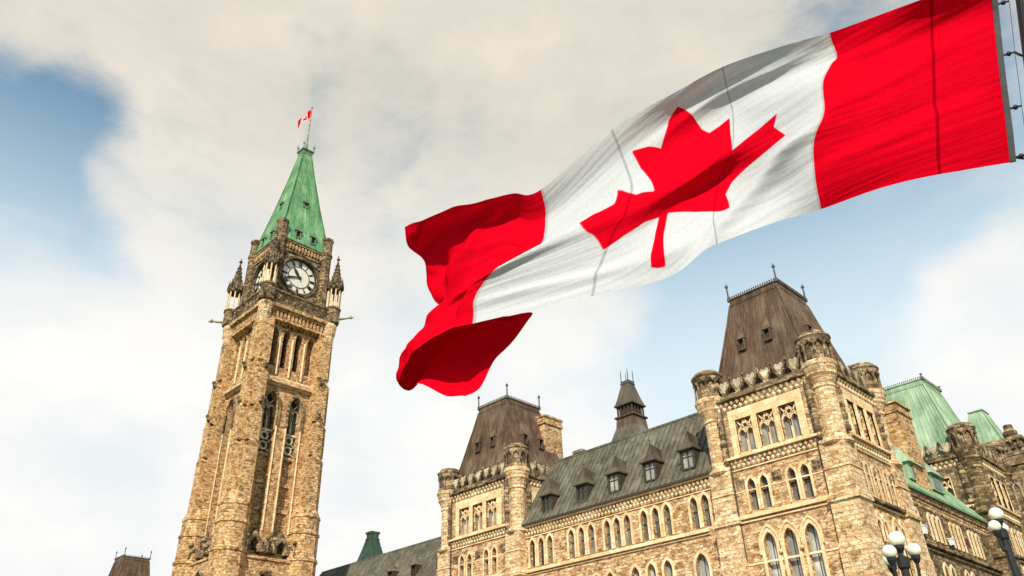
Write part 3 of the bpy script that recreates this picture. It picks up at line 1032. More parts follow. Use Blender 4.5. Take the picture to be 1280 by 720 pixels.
# east wing, green roofed
ew = thing('east_wing', 'low side wing with green copper eaves and two green dormers, right of the foreground pavilion', 'building', (-18.95, 62.5, 0))
fE = Fr((0, 0, 0), (0, 1, 0), (1, 0, 0))
wl = MB()
up = [arch(c, 13.95, 0.45, 1.75, 0.8) for c in (-6.2, -5.4, -3.1, -2.3, -1.5, 0.9, 1.7, 2.5, 4.6, 5.4, 6.2)]
lo_ = [arch(c, 9.2, 0.7, 3.2) for c in (-5.8, -2.8, -1.6, 1.2, 2.4, 5.2)]
wall(wl, fE, -7.9, 9.2, 0, 16.3, up + lo_, 0.4)
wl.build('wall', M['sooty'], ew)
for c in up:
    window(ew, fE, c, 0.32, 0.16, 0.07, 'glass_dark')
for c in lo_:
    window(ew, fE, c, 0.32, 0.16, 0.07, 'glass_dark')
bosses(ew, fE, -7.9, 9.2, 16.05, 16.6, 0.34, 'rubble', 2, 0.1)
dentils(ew, fE, -7.9, 9.2, 16.6, 17.0, 0.32, 0.22, 'rubble')
string(ew, fE, -7.9, 9.2, 13.35, 13.75, 0.34, 'crust')
string(ew, fE, -7.9, 9.2, 13.1, 13.3, 0.12, 'rubble')
string(ew, fE, -7.9, 9.2, 8.3, 8.6, 0.2, 'ashlar')
mb = MB()
fbox(mb, fE, -7.9, 9.2, 17.0, 17.18, -0.5, 0.42)
mb.build('gutter', M['green_dark'], ew)
mb = MB()
mb.add([fE.p(-7.9, 17.18, 0.38), fE.p(9.2, 17.18, 0.38), fE.p(9.2, 21.6, -3.0), fE.p(-7.9, 21.6, -3.0), fE.p(9.2, 17.18, -6.4), fE.p(-7.9, 17.18, -6.4)], [(0, 1, 2, 3), (3, 2, 4, 5)])
for k in range(33):
    u = -7.9 + 17.1 * k / 32
    a, b = Vector(fE.p(u, 17.2, 0.38)), Vector(fE.p(u, 21.62, -3.0))
    mb.tube(a, b, 0.045, 0.045, 4)
ro = mb.build('roof', M['green'], ew)
for c in (-2.4, 1.6):
    d = MB()
    hw = 1.25
    fpoly(d, fE, [(c - hw, 18.3), (c + hw, 18.3), (c + hw, 19.55), (c - hw, 19.55)], -2.5, -0.2)
    d.add([fE.p(c - hw - 0.2, 19.5, 0.05), fE.p(c + hw + 0.2, 19.5, 0.05), fE.p(c + hw + 0.2, 19.5, -2.6), fE.p(c - hw - 0.2, 19.5, -2.6), fE.p(c - 0.5, 21.0, -0.9), fE.p(c + 0.5, 21.0, -0.9), fE.p(c + 0.5, 21.0, -2.6), fE.p(c - 0.5, 21.0, -2.6)],
          [(3, 2, 1, 0), (0, 1, 5, 4), (1, 2, 6, 5), (3, 0, 4, 7), (4, 5, 6, 7)])
    do = d.build('dormer', M['green'], ew)
    p_ = MB()
    fbox(p_, fE, c - 0.6, c + 0.6, 18.45, 19.4, -0.2, -0.17)
    p_.build('pane', M['glass_dark'], do)
ch = MB()
ch.box(-1.7, -0.15, -2.7, -0.1, 16, 23.6)
ch.box(-1.8, -0.05, -2.8, 0.0, 23.6, 23.8)
ch.box(-1.7, -0.15, -2.7, -0.1, 23.8, 24.3)
ch.box(-1.82, -0.03, -2.82, 0.02, 24.3, 24.45)
ch.build('chimney', M['tower'], ew)

# farther stone block with its own small green pyramid roof
fb = thing('stair_tower', 'dark stone block with small tapering green roof at the right edge', 'building', (-20.2, 88.0, 0))
mb = MB()
mb.box(-1.9, 3.2, -3.0, 5.5, 0, 24.6)
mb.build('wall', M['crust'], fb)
mb = MB()
mb.box(-2.05, 3.35, -3.15, 5.65, 24.6, 24.95)
mb.box(-1.95, 3.25, -3.05, 5.55, 25.5, 25.9)
mb.box(-2.12, 3.42, -3.22, 5.72, 26.9, 27.25)
for k in range(9):
    u = -1.8 + k * 0.6
    mb.box(u - 0.12, u + 0.12, -3.2, -3.0, 26.1, 26.9)
mb.box(-1.9, 3.2, -3.0, 5.5, 24.95, 25.5)
mb.box(-1.9, 3.2, -3.0, 5.5, 25.9, 26.9)
mb.build('cornice', M['crust'], fb)
mb = MB()
mb.frus(-0.1, -0.6, 27.25, 31.0, 1.7, 1.9, 0.62, 0.9)
for k in range(7):
    t = -1 + k / 3
    mb.tube((-0.1 + 1.7 * t, -2.5, 27.25), (-0.1 + 0.62 * t, -1.5, 31.0), 0.05, 0.05, 4)
    mb.tube((1.6, -0.6 + 1.9 * t, 27.25), (0.52, -0.6 + 0.9 * t, 31.0), 0.05, 0.05, 4)
ro = mb.build('roof', M['green'], fb)
mb = MB()
mb.frus(-0.1, -0.6, 31.0, 31.14, 0.72, 1.0, 0.72, 1.0)
mb.build('ridge_cap', M['green_dark'], ro)
for px_, py_, zt in ((2.4, -2.4, 28.6), (3.0, 0.6, 28.0)):
    mb = MB()
    mb.lathe((px_, py_, 0), [(0.55, 24.4), (0.62, 25.0), (0.5, 25.1), (0.5, zt - 1.2), (0.66, zt - 1.0), (0.66, zt - 0.7), (0.45, zt - 0.5), (0.4, zt)], 8)
    mb.build('pinnacle', M['crust'], fb)
mb = MB()
fS = Fr((0, -3.0, 0), (1, 0, 0), (0, -1, 0))
for c in (0.2, 1.5):
    fring(mb, fS, arch(c, 20.5, 0.5, 2.4), arch(c, 20.4, 0.8, 2.75), -0.02, 0.12)
mb.build('blind_arch', M['carved'], fb)
mb = MB()
fEb = Fr((3.2, 0, 0), (0, 1, 0), (1, 0, 0))
for c in (-1.6, 0.4, 2.4, 4.4):
    fring(mb, fEb, arch(c, 19.5, 0.6, 3.0), arch(c, 19.4, 0.95, 3.4), -0.02, 0.14)
mb.build('blind_arch', M['carved'], fb)

# ------------------------------------------------------------------ clock tower
ct = thing('clock_tower', 'tall sandstone clock tower with green copper spire, leaning right at the left of the picture', 'tower', (-85.4, 42.4, 0))
HW = 3.9


def tfr(k, n):
    d = [(0, -1), (1, 0), (0, 1), (-1, 0)][k]
    return Fr((d[0] * n, d[1] * n, 0), (-d[1], d[0], 0), (d[0], d[1], 0))


wl, up = MB(), MB()
for k in range(4):
    fr = tfr(k, HW)
    fb_ = tfr(k, 5.0)
    # base storey
    wall(wl, fb_, -5.0, 5.0, 0, 21.0, [arch(0, 4.0, 4.6, 15.6)], 1.0)
    wl.add([fb_.p(-5, 21.0, 0), fb_.p(5, 21.0, 0), fb_.p(3.6, 21.6, -1.6), fb_.p(-3.6, 21.6, -1.6)], [(0, 1, 2, 3)])
    string(ct, fb_, -3.4, 3.4, 20.75, 21.1, 0.16, 'tower')
    hm = MB()
    fring(hm, fb_, arch(0, 13.0, 4.7, 6.7), arch(0, 13.0, 5.3, 7.05), -0.02, 0.2)
    hm.build('hood_mould', M['crust'], ct)
    pn = MB()
    fpoly(pn, fb_, arch(0, 4.0, 4.6, 15.6), -1.05, -0.95)
    pn.build('pane', M['glass_dark'], ct)
    # shaft with two tall recesses, belfry with four lancets
    rec = [arch(c, 21.8, 1.7, 18.5) for c in (-1.6, 1.6)]
    lan = [arch(c, 43.5, 1.02, 5.2) for c in (-2.55, -0.85, 0.85, 2.55)]
    wall(wl, fr, -HW, HW, 21.2, 41.2, rec, 1.0)
    wall(up, fr, -HW, HW, 41.2, 50.0, lan, 1.3)
    for c in rec:
        cu = sum(p[0] for p in c) / len(c)
        fi = Fr(fr.o - fr.n * 1.0, fr.u, fr.n)
        # lattice panel in the lower part of the recess
        lp_ = MB()
        fbox(lp_, fi, cu - 0.85, cu + 0.85, 21.8, 33.0, -0.1, 0.0)
        for q in range(7):
            uu = cu - 0.72 + q * 0.24
            fbox(lp_, fi, uu - 0.045, uu + 0.045, 21.8, 33.0, -0.02, 0.09)
        for q in range(19):
            zz = 22.2 + q * 0.58
            fbox(lp_, fi, cu - 0.85, cu + 0.85, zz - 0.05, zz + 0.05, -0.02, 0.07)
        for zz in (26.6, 29.6, 32.8):
            fbox(lp_, fi, cu - 0.85, cu + 0.85, zz - 0.2, zz + 0.2, 0.0, 0.3)
        lp_.build('lattice_panel', M['tower'], ct)
        tr = MB()
        for zc in (33.75, 34.95):
            for da in (0.30, 0.55):
                pass
            a = [(cu + 0.36 * math.cos(2 * math.pi * i / 12), zc + 0.36 * math.sin(2 * math.pi * i / 12)) for i in range(12)]
            b = [(cu + 0.52 * math.cos(2 * math.pi * i / 12), zc + 0.52 * math.sin(2 * math.pi * i / 12)) for i in range(12)]
            fring(tr, fi, a, b, 0.02, 0.4, True)
            for sx in (-1, 1):
                for sz in (-1, 1):
                    fbar(tr, fi, (cu + sx * 0.36, zc + sz * 0.36), (cu + sx * 0.85, zc + sz * 0.62), 0.13, 0.02, 0.35)
        fbox(tr, fi, cu - 0.85, cu + 0.85, 35.5, 35.75, 0.0, 0.45)
        fbox(tr, fi, cu - 0.075, cu + 0.075, 35.7, 38.9, 0.05, 0.4)
        for s_ in (-1, 1):
            fring(tr, fi, arch(cu + s_ * 0.42, 37.4, 0.62, 1.35), arch(cu + s_ * 0.42, 37.4, 0.84, 1.52), 0.05, 0.4)
            fbar(tr, fi, (cu, 38.8), (cu + s_ * 0.62, 39.6), 0.12, 0.05, 0.4)
        tw = tr.build('window', M['shieldstone'], ct)
        pn = MB()
        fpoly(pn, fi, arch(cu, 33.0, 1.7, 7.3), -0.05, 0.01)
        pn.build('pane', M['glass_dark'], tw)
        hm = MB()
        fring(hm, fr, arch(cu, 36.2, 1.72, 4.12), arch(cu, 36.2, 2.35, 4.55), -0.02, 0.22)
        fring(hm, fr, arch(cu, 23.0, 1.72, 17.3)[:2] + [], arch(cu, 23.0, 2.05, 17.3)[:2] + [], -0.02, 0.12)
        hm.build('hood_mould', M['crust'], ct)
        # gabled canopy with carved beasts at the foot of each recess
        gb2 = MB()
        fpoly(gb2, fr, [(cu - 0.85, 21.6), (cu - 0.85, 22.7), (cu, 23.9), (cu + 0.85, 22.7), (cu + 0.85, 21.6), (cu + 0.5, 21.6), (cu + 0.5, 22.5), (cu, 23.1), (cu - 0.5, 22.5), (cu - 0.5, 21.6)], -0.5, 0.75)
        for s_ in (-1, 1):
            p_ = fr.p(cu + s_ * 0.95, 21.6, 0.6)
            gb2.lathe(p_, [(0.2, 0), (0.2, 0.9), (0.26, 1.0), (0.12, 1.1), (0.02, 1.5)], 6)
            # crouching beast: haunch, chest and head
            gb2.ball(fr.p(cu + s_ * 1.5, 22.0, 0.7), 0.46, 9, 6, 1.1)
            gb2.ball(fr.p(cu + s_ * 1.3, 22.45, 1.1), 0.34, 9, 6, 1.2)
            gb2.ball(fr.p(cu + s_ * 1.2, 22.95, 1.35), 0.25, 8, 6, 1.0)
            gb2.tube(fr.p(cu + s_ * 1.25, 22.4, 1.3), fr.p(cu + s_ * 1.2, 21.5, 1.5), 0.12, 0.1, 6)
            gb2.ball(fr.p(cu + s_ * 1.12, 22.9, 1.6), 0.13, 7, 5)
        gb2.ball(fr.p(cu, 24.0, 0.3), 0.2, 7, 5)
        gb2.build('carved_canopy', M['crust'], ct)
        # shafts beside the recess
        sh = MB()
        for s_ in (-1, 1):
            p_ = fr.p(cu + s_ * 0.98, 0, 0.06)
            sh.tube((p_[0], p_[1], 24.0), (p_[0], p_[1], 36.4), 0.11, 0.11, 7)
        sh.build('shaft', M['ashlar'], ct)
    for c in lan:
        cu = sum(p[0] for p in c) / len(c)
        o_ = MB()
        fring(o_, fr, arch(cu, 43.5, 1.02, 5.2), arch(cu, 43.5, 1.42, 5.5), -0.02, 0.14)
        lo = o_.build('belfry_opening', M['tower'], ct)
        pn = MB()
        fpoly(pn, fr, arch(cu, 43.5, 1.04, 5.22), -1.35, -1.25)
        pn.build('louvre_or_void', M['void'], lo)  # flat black sheet: the dark of the belfry void put into its colour
    mb = MB()
    for c in (-1.7, 0, 1.7):
        p_ = fr.p(c, 0, 0.16)
        mb.tube((p_[0], p_[1], 42.4), (p_[0], p_[1], 47.6), 0.13, 0.13, 7)
    mb.build('shaft', M['ashlar'], ct)
    # weathered ledge between shaft and belfry
    mb = MB()
    fbox(mb, fr, -3.4, 3.4, 41.3, 41.6, -0.1, 0.6, 0.0)
    fbox(mb, fr, -3.4, 3.4, 41.6, 42.4, -0.1, 0.55, 0.6)
    fbox(mb, fr, -3.4, 3.4, 41.05, 41.3, -0.1, 0.3)
    mb.build('weathering', M['pier'], ct)
    # cornice below the balcony
    c1 = tfr(k, 4.1)
    mb = MB()
    fbox(mb, fr, -3.5, 3.5, 49.3, 49.6, -0.1, 0.9)
    fbox(mb, tfr(k, 4.4), -4.4, 4.4, 49.6, 50.6, -1.0, 0.0)
    fbox(mb, tfr(k, 4.4), -4.6, 4.6, 50.6, 50.9, -1.0, 0.35)
    fbox(mb, tfr(k, 4.4), -4.75, 4.75, 50.9, 51.35, -1.0, 0.7)
    mb.build('cornice', M['tower'], ct)
    dentils(ct, tfr(k, 4.4), -3.7, 3.7, 49.55, 50.6, 0.52, 0.32, 'tower')
    dentils(ct, tfr(k, 3.9), -3.2, 3.2, 48.95, 49.6, 0.52, 0.45, 'tower')
    # balcony parapet of pierced circles
    fbk = tfr(k, 5.05)
    mb = MB()
    fbox(mb, fbk, -4.0, 4.0, 51.35, 51.65, -0.3, 0.05)
    fbox(mb, fbk, -4.0, 4.0, 52.95, 53.25, -0.3, 0.1)
    for q in range(8):
        c = -3.5 + q
        a = [(c + 0.34 * math.cos(2 * math.pi * i / 10), 52.3 + 0.44 * math.sin(2 * math.pi * i / 10)) for i in range(10)]
        b = [(c + 0.5 * math.cos(2 * math.pi * i / 10), 52.3 + 0.66 * math.sin(2 * math.pi * i / 10)) for i in range(10)]
        fring(mb, fbk, a, b, -0.25, 0.0, True)
        fbar(mb, fbk, (c - 0.3, 52.0), (c + 0.3, 52.6), 0.12, -0.2, -0.05)
        fbar(mb, fbk, (c - 0.3, 52.6), (c + 0.3, 52.0), 0.12, -0.2, -0.05)
        fbox(mb, fbk, c + 0.44, c + 0.56, 51.65, 52.95, -0.26, 0.02)
    mb.build('balustrade', M['sooty'], ct)
wl.build('wall', M['tower'], ct)
up.build('wall', M['tower'], ct)
mb = MB()
mb.box(-5.0, 5.0, -5.0, 5.0, 51.0, 51.42)
mb.box(-2.2, 2.2, -2.2, 2.2, 21, 51)
mb.build('balcony_floor', M['crust'], ct)
# angle buttresses
for sx in (-1, 1):
    for sy in (-1, 1):
        b = MB()

        def cb(x0_, x1_, y0_, y1_, z0_, z1_):
            xs = sorted((sx * x0_, sx * x1_))
            ys = sorted((sy * y0_, sy * y1_))
            b.box(xs[0], xs[1], ys[0], ys[1], z0_, z1_)

        def gable(a0, a1, o0, o1, z0_, z1_, along):
            """little gabled offset on a buttress arm"""
            m_ = (a0 + a1) / 2
            P = []
            for o_ in (o0, o1):
                for a_, z_ in ((a0, z0_), (a1, z0_), (m_, z1_)):
                    P.append((sx * o_, sy * a_, z_) if along == 'x' else (sx * a_, sy * o_, z_))
            b.add(P, [(0, 1, 2), (3, 4, 5), (0, 1, 4, 3), (1, 2, 5, 4), (2, 0, 3, 5)])
        cb(3.25, 4.95, 3.25, 4.95, 20.5, 49.5)
        for za, zb, o1 in ((20.5, 32.6, 5.62), (33.2, 36.8, 5.52), (37.4, 42.2, 5.42), (43.2, 48.0, 5.22)):
            cb(4.9, o1, 3.35, 4.75, za, zb)
            cb(3.35, 4.75, 4.9, o1, za, zb)
            gable(3.3, 4.8, 4.9, o1 + 0.05, zb, zb + 0.9, 'x')
            gable(3.3, 4.8, 4.9, o1 + 0.05, zb, zb + 0.9, 'y')
        bo = b.build('corner_buttress', M['tower'], ct)
        c = (sx * 4.3, sy * 4.3, 0)
        d = MB()
        d.lathe(c, [(1.80, 0), (1.80, 21.0), (1.93, 21.1), (1.93, 21.4), (1.74, 21.6), (1.74, 23.9), (1.86, 24.0), (1.86, 24.25), (1.70, 24.4), (1.70, 25.8), (1.80, 25.9), (1.76, 26.1), (1.1, 27.4)], 8, math.pi / 8)
        d.build('buttress_base', M['tower'], bo)
        # dark carved brackets and the pale domed cap under the balcony
        for zc in (38.6, 43.0):
            for ax in ((5.5, 3.8), (3.8, 5.5)):
                e = MB()
                e.ball((sx * ax[0], sy * ax[1], zc - 0.6), 0.34, 8, 6, 1.1)
                e.ball((sx * (ax[0] + (0.25 if ax[0] > 5 else 0)), sy * (ax[1] + (0.25 if ax[1] > 5 else 0)), zc - 0.3), 0.24, 8, 6)
                e.build('carved_bracket', M['crust'], bo)
        q = MB()
        q.lathe((sx * 4.6, sy * 4.6, 0), [(0.4, 47.6), (0.62, 48.3), (0.66, 49.3), (0.80, 49.6), (0.84, 50.4), (0.9, 50.6), (0.9, 50.9), (0.7, 51.3)], 12)
        q.build('corbel', M['pier'], bo, False)
        # open pinnacle
        px_, py_ = sx * 4.75, sy * 4.75
        p = MB()
        p.lathe((px_, py_, 0), [(0.92, 51.3), (1.0, 51.5), (0.95, 51.7), (0.95, 53.2), (1.08, 53.35), (1.0, 53.6)], 8)
        po = p.build('pinnacle', M['sooty'], ct)
        cl = MB()
        for k in range(8):
            a = 2 * math.pi * (k + 0.5) / 8
            cl.tube((px_ + 0.78 * math.cos(a), py_ + 0.78 * math.sin(a), 53.5), (px_ + 0.78 * math.cos(a), py_ + 0.78 * math.sin(a), 56.5), 0.10, 0.10, 6)
        cl.build('column', M['ashlar'], po)
        s_ = MB()
        s_.lathe((px_, py_, 0), [(0.95, 56.3), (1.05, 56.5), (1.05, 56.75), (0.86, 56.9), (0.70, 57.8), (0.42, 59.4), (0.12, 61.0), (0.10, 61.2), (0.26, 61.4), (0.1, 61.6), (0.05, 62.0)], 8)
        for k in range(8):
            a = 2 * math.pi * (k + 0.5) / 8
            s_.lathe((px_ + 0.92 * math.cos(a), py_ + 0.92 * math.sin(a), 0), [(0.24, 56.6), (0.22, 57.2), (0.05, 58.0), (0.02, 58.3)], 5)
            for j in range(5):
                z = 57.9 + j * 0.6
                r_ = 0.70 - (z - 57.8) * 0.175
                s_.ball((px_ + r_ * math.cos(a), py_ + r_ * math.sin(a), z), 0.10, 5, 4)
        s_.build('pinnacle_spire', M['blackened'], po)
        # gargoyle
        gmb = MB()
        dv = Vector((sx, sy, 0)).normalized()
        base = Vector((sx * 5.0, sy * 5.0, 52.0))
        tip = base + dv * 2.1 + Vector((0, 0, 0.25))
        gmb.tube(base, base + dv * 1.2 + Vector((0, 0, 0.1)), 0.26, 0.16, 8)
        gmb.tube(base + dv * 1.2 + Vector((0, 0, 0.1)), tip, 0.16, 0.13, 8)
        gmb.ball(tip, 0.25, 8, 6)
        gmb.tube(tip, tip + dv * 0.4 + Vector((0, 0, -0.05)), 0.15, 0.09, 7)
        gmb.ball(tip + Vector((0, 0, 0.22)), 0.11, 6, 5)
        gmb.build('gargoyle', M['carved'], ct)

# clock stage
CH = 3.55
st = MB()
for k in range(4):
    fr = tfr(k, CH)
    circ = [(2.62 * math.cos(2 * math.pi * i / 40), 57.25 + 2.62 * math.sin(2 * math.pi * i / 40)) for i in range(40)]
    wall(st, fr, -CH, CH, 51.4, 62.0, [circ], 0.35)
    mb = MB()
    r1 = [(2.60 * math.cos(2 * math.pi * i / 40), 57.25 + 2.60 * math.sin(2 * math.pi * i / 40)) for i in range(40)]
    r2 = [(2.95 * math.cos(2 * math.pi * i / 40), 57.25 + 2.95 * math.sin(2 * math.pi * i / 40)) for i in range(40)]
    fring(mb, fr, r1, r2, -0.05, 0.16, True)
    for s_ in (-1, 1):
        for zc in (54.9, 59.6):
            fring(mb, fr, [(s_ * 2.55 + 0.28 * math.cos(2 * math.pi * i / 8), zc + 0.28 * math.sin(2 * math.pi * i / 8)) for i in range(8)], [(s_ * 2.55 + 0.48 * math.cos(2 * math.pi * i / 8), zc + 0.48 * math.sin(2 * math.pi * i / 8)) for i in range(8)], -0.05, 0.12, True)
    mb.build('dial_surround', M['blackened'], ct)
    di = MB()
    fpoly(di, fr, [(2.64 * math.cos(2 * math.pi * i / 40), 57.25 + 2.64 * math.sin(2 * math.pi * i / 40)) for i in range(40)], -0.42, -0.34)
    do = di.build('clock_face', M['dial'], ct)
    nm = MB()

    def ringf(ra, rb, n1):
        fring(nm, fr, [(ra * math.cos(2 * math.pi * i / 48), 57.25 + ra * math.sin(2 * math.pi * i / 48)) for i in range(48)], [(rb * math.cos(2 * math.pi * i / 48), 57.25 + rb * math.sin(2 * math.pi * i / 48)) for i in range(48)], -0.34, n1, True)
    ringf(2.44, 2.56, -0.27)
    ringf(1.52, 1.60, -0.275)
    # roman numerals, feet towards the centre
    NUM = ['XII', 'I', 'II', 'III', 'IIII', 'V', 'VI', 'VII', 'VIII', 'IX', 'X', 'XI']
    for h_, txt in enumerate(NUM):
        an = math.pi / 2 - 2 * math.pi * h_ / 12
        wid = {'I': 0.13, 'V': 0.26, 'X': 0.28}
        tot = sum(wid[c_] for c_ in txt)
        off = -tot / 2
        rd = Vector((math.cos(an), math.sin(an)))
        tg = Vector((math.sin(an), -math.cos(an)))

        def q2(o_, r_):
            v = rd * r_ + tg * o_
            return (v.x, 57.25 + v.y)
        for c_ in txt:
            m_ = off + wid[c_] / 2
            w2 = wid[c_] * 0.36
            if c_ == 'I':
                fbar(nm, fr, q2(m_, 1.7), q2(m_, 2.34), 0.075, -0.34, -0.27)
            elif c_ == 'V':
                fbar(nm, fr, q2(m_ - w2, 2.34), q2(m_, 1.7), 0.075, -0.34, -0.27)
                fbar(nm, fr, q2(m_ + w2, 2.34), q2(m_, 1.7), 0.05, -0.34, -0.265)
            else:
                fbar(nm, fr, q2(m_ - w2, 2.34), q2(m_ + w2, 1.7), 0.075, -0.34, -0.27)
                fbar(nm, fr, q2(m_ + w2, 2.34), q2(m_ - w2, 1.7), 0.05, -0.34, -0.265)
            off += wid[c_]
        for j in range(1, 5):
            a2 = an - 2 * math.pi * j / 60
            fbar(nm, fr, (2.36 * math.cos(a2), 57.25 + 2.36 * math.sin(a2)), (2.46 * math.cos(a2), 57.25 + 2.46 * math.sin(a2)), 0.03, -0.34, -0.28)
    nm.build('numerals', M['iron'], do)
    for nm_, hr, ln, wd2, n0 in (('minute_hand', 42 / 60, 2.3, 0.12, -0.24), ('hour_hand', 10.7 / 12, 1.6, 0.2, -0.19)):
        an = math.pi / 2 - 2 * math.pi * hr
        hd = MB()
        u_ = Vector((math.cos(an), math.sin(an)))
        v_ = Vector((-u_.y, u_.x))
        pts = [u_ * -0.4 + v_ * wd2 * 0.6, u_ * ln * 0.6 + v_ * wd2, u_ * ln, u_ * ln * 0.6 - v_ * wd2, u_ * -0.4 - v_ * wd2 * 0.6]
        fpoly(hd, fr, [(p.x, 57.25 + p.y) for p in pts], n0, n0 + 0.04)
        hd.build(nm_, M['iron'], do)
    # cornice under the eaves
    mb = MB()
    fbox(mb, fr, -CH, CH, 60.35, 60.6, -0.1, 0.14)
    fbox(mb, fr, -CH - 0.2, CH + 0.2, 61.65, 62.0, -0.1, 0.34)
    mb.build('cornice', M['crust'], ct)
    dentils(ct, fr, -2.8, 2.8, 60.7, 61.6, 0.46, 0.26, 'tower')
st.build('clock_stage', M['crust'], ct)
for sx in (-1, 1):
    for sy in (-1, 1):
        mb = MB()
        mb.lathe((sx * 3.5, sy * 3.5, 0), [(0.86, 51.4), (0.86, 53.6), (0.74, 53.8), (0.74, 57.6), (0.84, 57.8), (0.74, 58.0), (0.74, 61.6), (0.86, 61.8), (0.86, 62.2), (0.72, 62.4), (0.72, 64.1), (0.84, 64.3), (0.84, 64.6), (0.6, 64.7)], 8, math.pi / 8)
        mb.build('clock_stage_pier', M['sooty'], ct)

# spire
sp = MB()
lv_ = [(62.0, 3.98), (62.35, 3.78), (64.0, 3.40), (70.0, 2.28), (76.0, 1.28), (80.2, 0.66)]
for (za, a), (zb, b) in zip(lv_[:-1], lv_[1:]):
    sp.frus(0, 0, za, zb, a, a, b, b, False)


def sph(z):
    for (za, a), (zb, b) in zip(lv_[:-1], lv_[1:]):
        if z <= zb:
            return a + (b - a) * (z - za) / (zb - za)
    return lv_[-1][1]


for k in range(4):
    d = [(0, -1), (1, 0), (0, 1), (-1, 0)][k]
    for j in range(-5, 6):
        fr_ = j / 5
        pts = [Vector((d[0] * h - d[1] * h * fr_, d[1] * h + d[0] * h * fr_, z)) for z, h in lv_[1:]]
        sp.path(pts, 0.05 if abs(j) not in (0, 5) else (0.09 if j == 0 else 0.11), 5)
spo = sp.build('spire', M['spire'], ct)
for k in range(4):
    for u_, z_, h_ in ((-1.15, 62.9, 1.5), (1.15, 62.9, 1.5), (0.0, 69.2, 1.1)):
        a = sph(z_)
        fr = tfr(k, a)
        mb = MB()
        w2 = 0.34
        for s_ in (-1, 1):
            fbox(mb, fr, u_ + s_ * w2 - 0.06, u_ + s_ * w2 + 0.06, z_, z_ + h_ * 0.75, -0.7, 0.1)
        fpoly(mb, fr, [(u_ - w2 - 0.2, z_ + h_ * 0.7), (u_, z_ + h_ * 1.3), (u_ + w2 + 0.2, z_ + h_ * 0.7)], -0.8, 0.2)
        fbox(mb, fr, u_ - w2, u_ + w2, z_ - 0.1, z_, -0.5, 0.14)
        lo = mb.build('lucarne', M['green_dark'], spo)
        pn = MB()
        fbox(pn, fr, u_ - w2, u_ + w2, z_, z_ + h_ * 0.72, -0.3, -0.05)
        pn.build('louvre_or_void', M['void'], lo)  # black sheet painted as the dark inside of the lucarne
cr = MB()
cr.frus(0, 0, 80.1, 80.35, 0.78, 0.78, 0.82, 0.82)
cr.frus(0, 0, 80.35, 80.75, 0.66, 0.66, 0.86, 0.86)
cr.frus(0, 0, 80.75, 80.9, 0.95, 0.95, 0.95, 0.95)
for sx in (-1, 1):
    for sy in (-1, 1):
        cr.lathe((sx * 0.85, sy * 0.85, 80.8), [(0.11, 0), (0.09, 0.7), (0.17, 0.8), (0.17, 1.1), (0.05, 1.25), (0.02, 1.7)], 6)
cr.lathe((0, 0, 80.8), [(0.5, 0), (0.25, 0.8), (0.2, 1.6), (0.14, 1.8)], 8)
cr.build('spire_crown', M['green_dark'], spo)
ms = MB()
ms.tube((0, 0, 82.0), (0, 0, 89.9), 0.12, 0.07, 8)
ms.ball((0, 0, 90.0), 0.18, 8, 6)
ms.build('mast', M['carved'], spo)


# ------------------------------------------------------------------ flags
def flag_material(name):
    m = bpy.data.materials.new(name)
    m.use_nodes = True
    t = NT(m.node_tree)
    t.n.clear()
    out = t.node('ShaderNodeOutputMaterial')
    at = t.node('ShaderNodeAttribute', attribute_name='pattern')
    sc_ = t.node('ShaderNodeAttribute', attribute_name='along')
    red = t.smooth(at.outputs['Fac'], -0.0025, 0.0025)
    pos = t.node('ShaderNodeNewGeometry').outputs['Position']
    weave = t.noise(pos, 30.0, 3)
    c_w = t.ramp(weave, [(0.3, (0.47, 0.48, 0.51)), (0.7, (0.54, 0.55, 0.58))])
    c_r = t.ramp(weave, [(0.3, (0.54, 0.0013, 0.010)), (0.7, (0.64, 0.0018, 0.015))])
    c = t.mix(red, c_w, c_r)
    # sewn seams across the cloth
    for s_, wd_, k in SEAMS:
        d = t.math('ABSOLUTE', t.math('SUBTRACT', sc_.outputs['Fac'], s_))
        f = t.math('MULTIPLY', t.smooth(d, wd_, wd_ * 0.4), k)
        c = t.mix(f, c, t.mix(red, (0.16, 0.16, 0.17), (0.25, 0.0, 0.006)))
    bp = t.node('ShaderNodeBump')
    bp.inputs['Strength'].default_value = 0.22
    bp.inputs['Distance'].default_value = 0.06
    cr = t.node('ShaderNodeAttribute', attribute_name='crease')
    t.link(cr.outputs['Fac'], bp.inputs['Height'])
    df = t.node('ShaderNodeBsdfDiffuse')
    tr = t.node('ShaderNodeBsdfTranslucent')
    for n in (df, tr):
        t.link(c, n.inputs['Color'])
        t.link(bp.outputs[0], n.inputs['Normal'])
    mx = t.node('ShaderNodeMixShader')
    mx.inputs[0].default_value = 0.17
    t.link(df.outputs[0], mx.inputs[1])
    t.link(tr.outputs[0], mx.inputs[2])
    t.link(mx.outputs[0], out.inputs['Surface'])
    return m


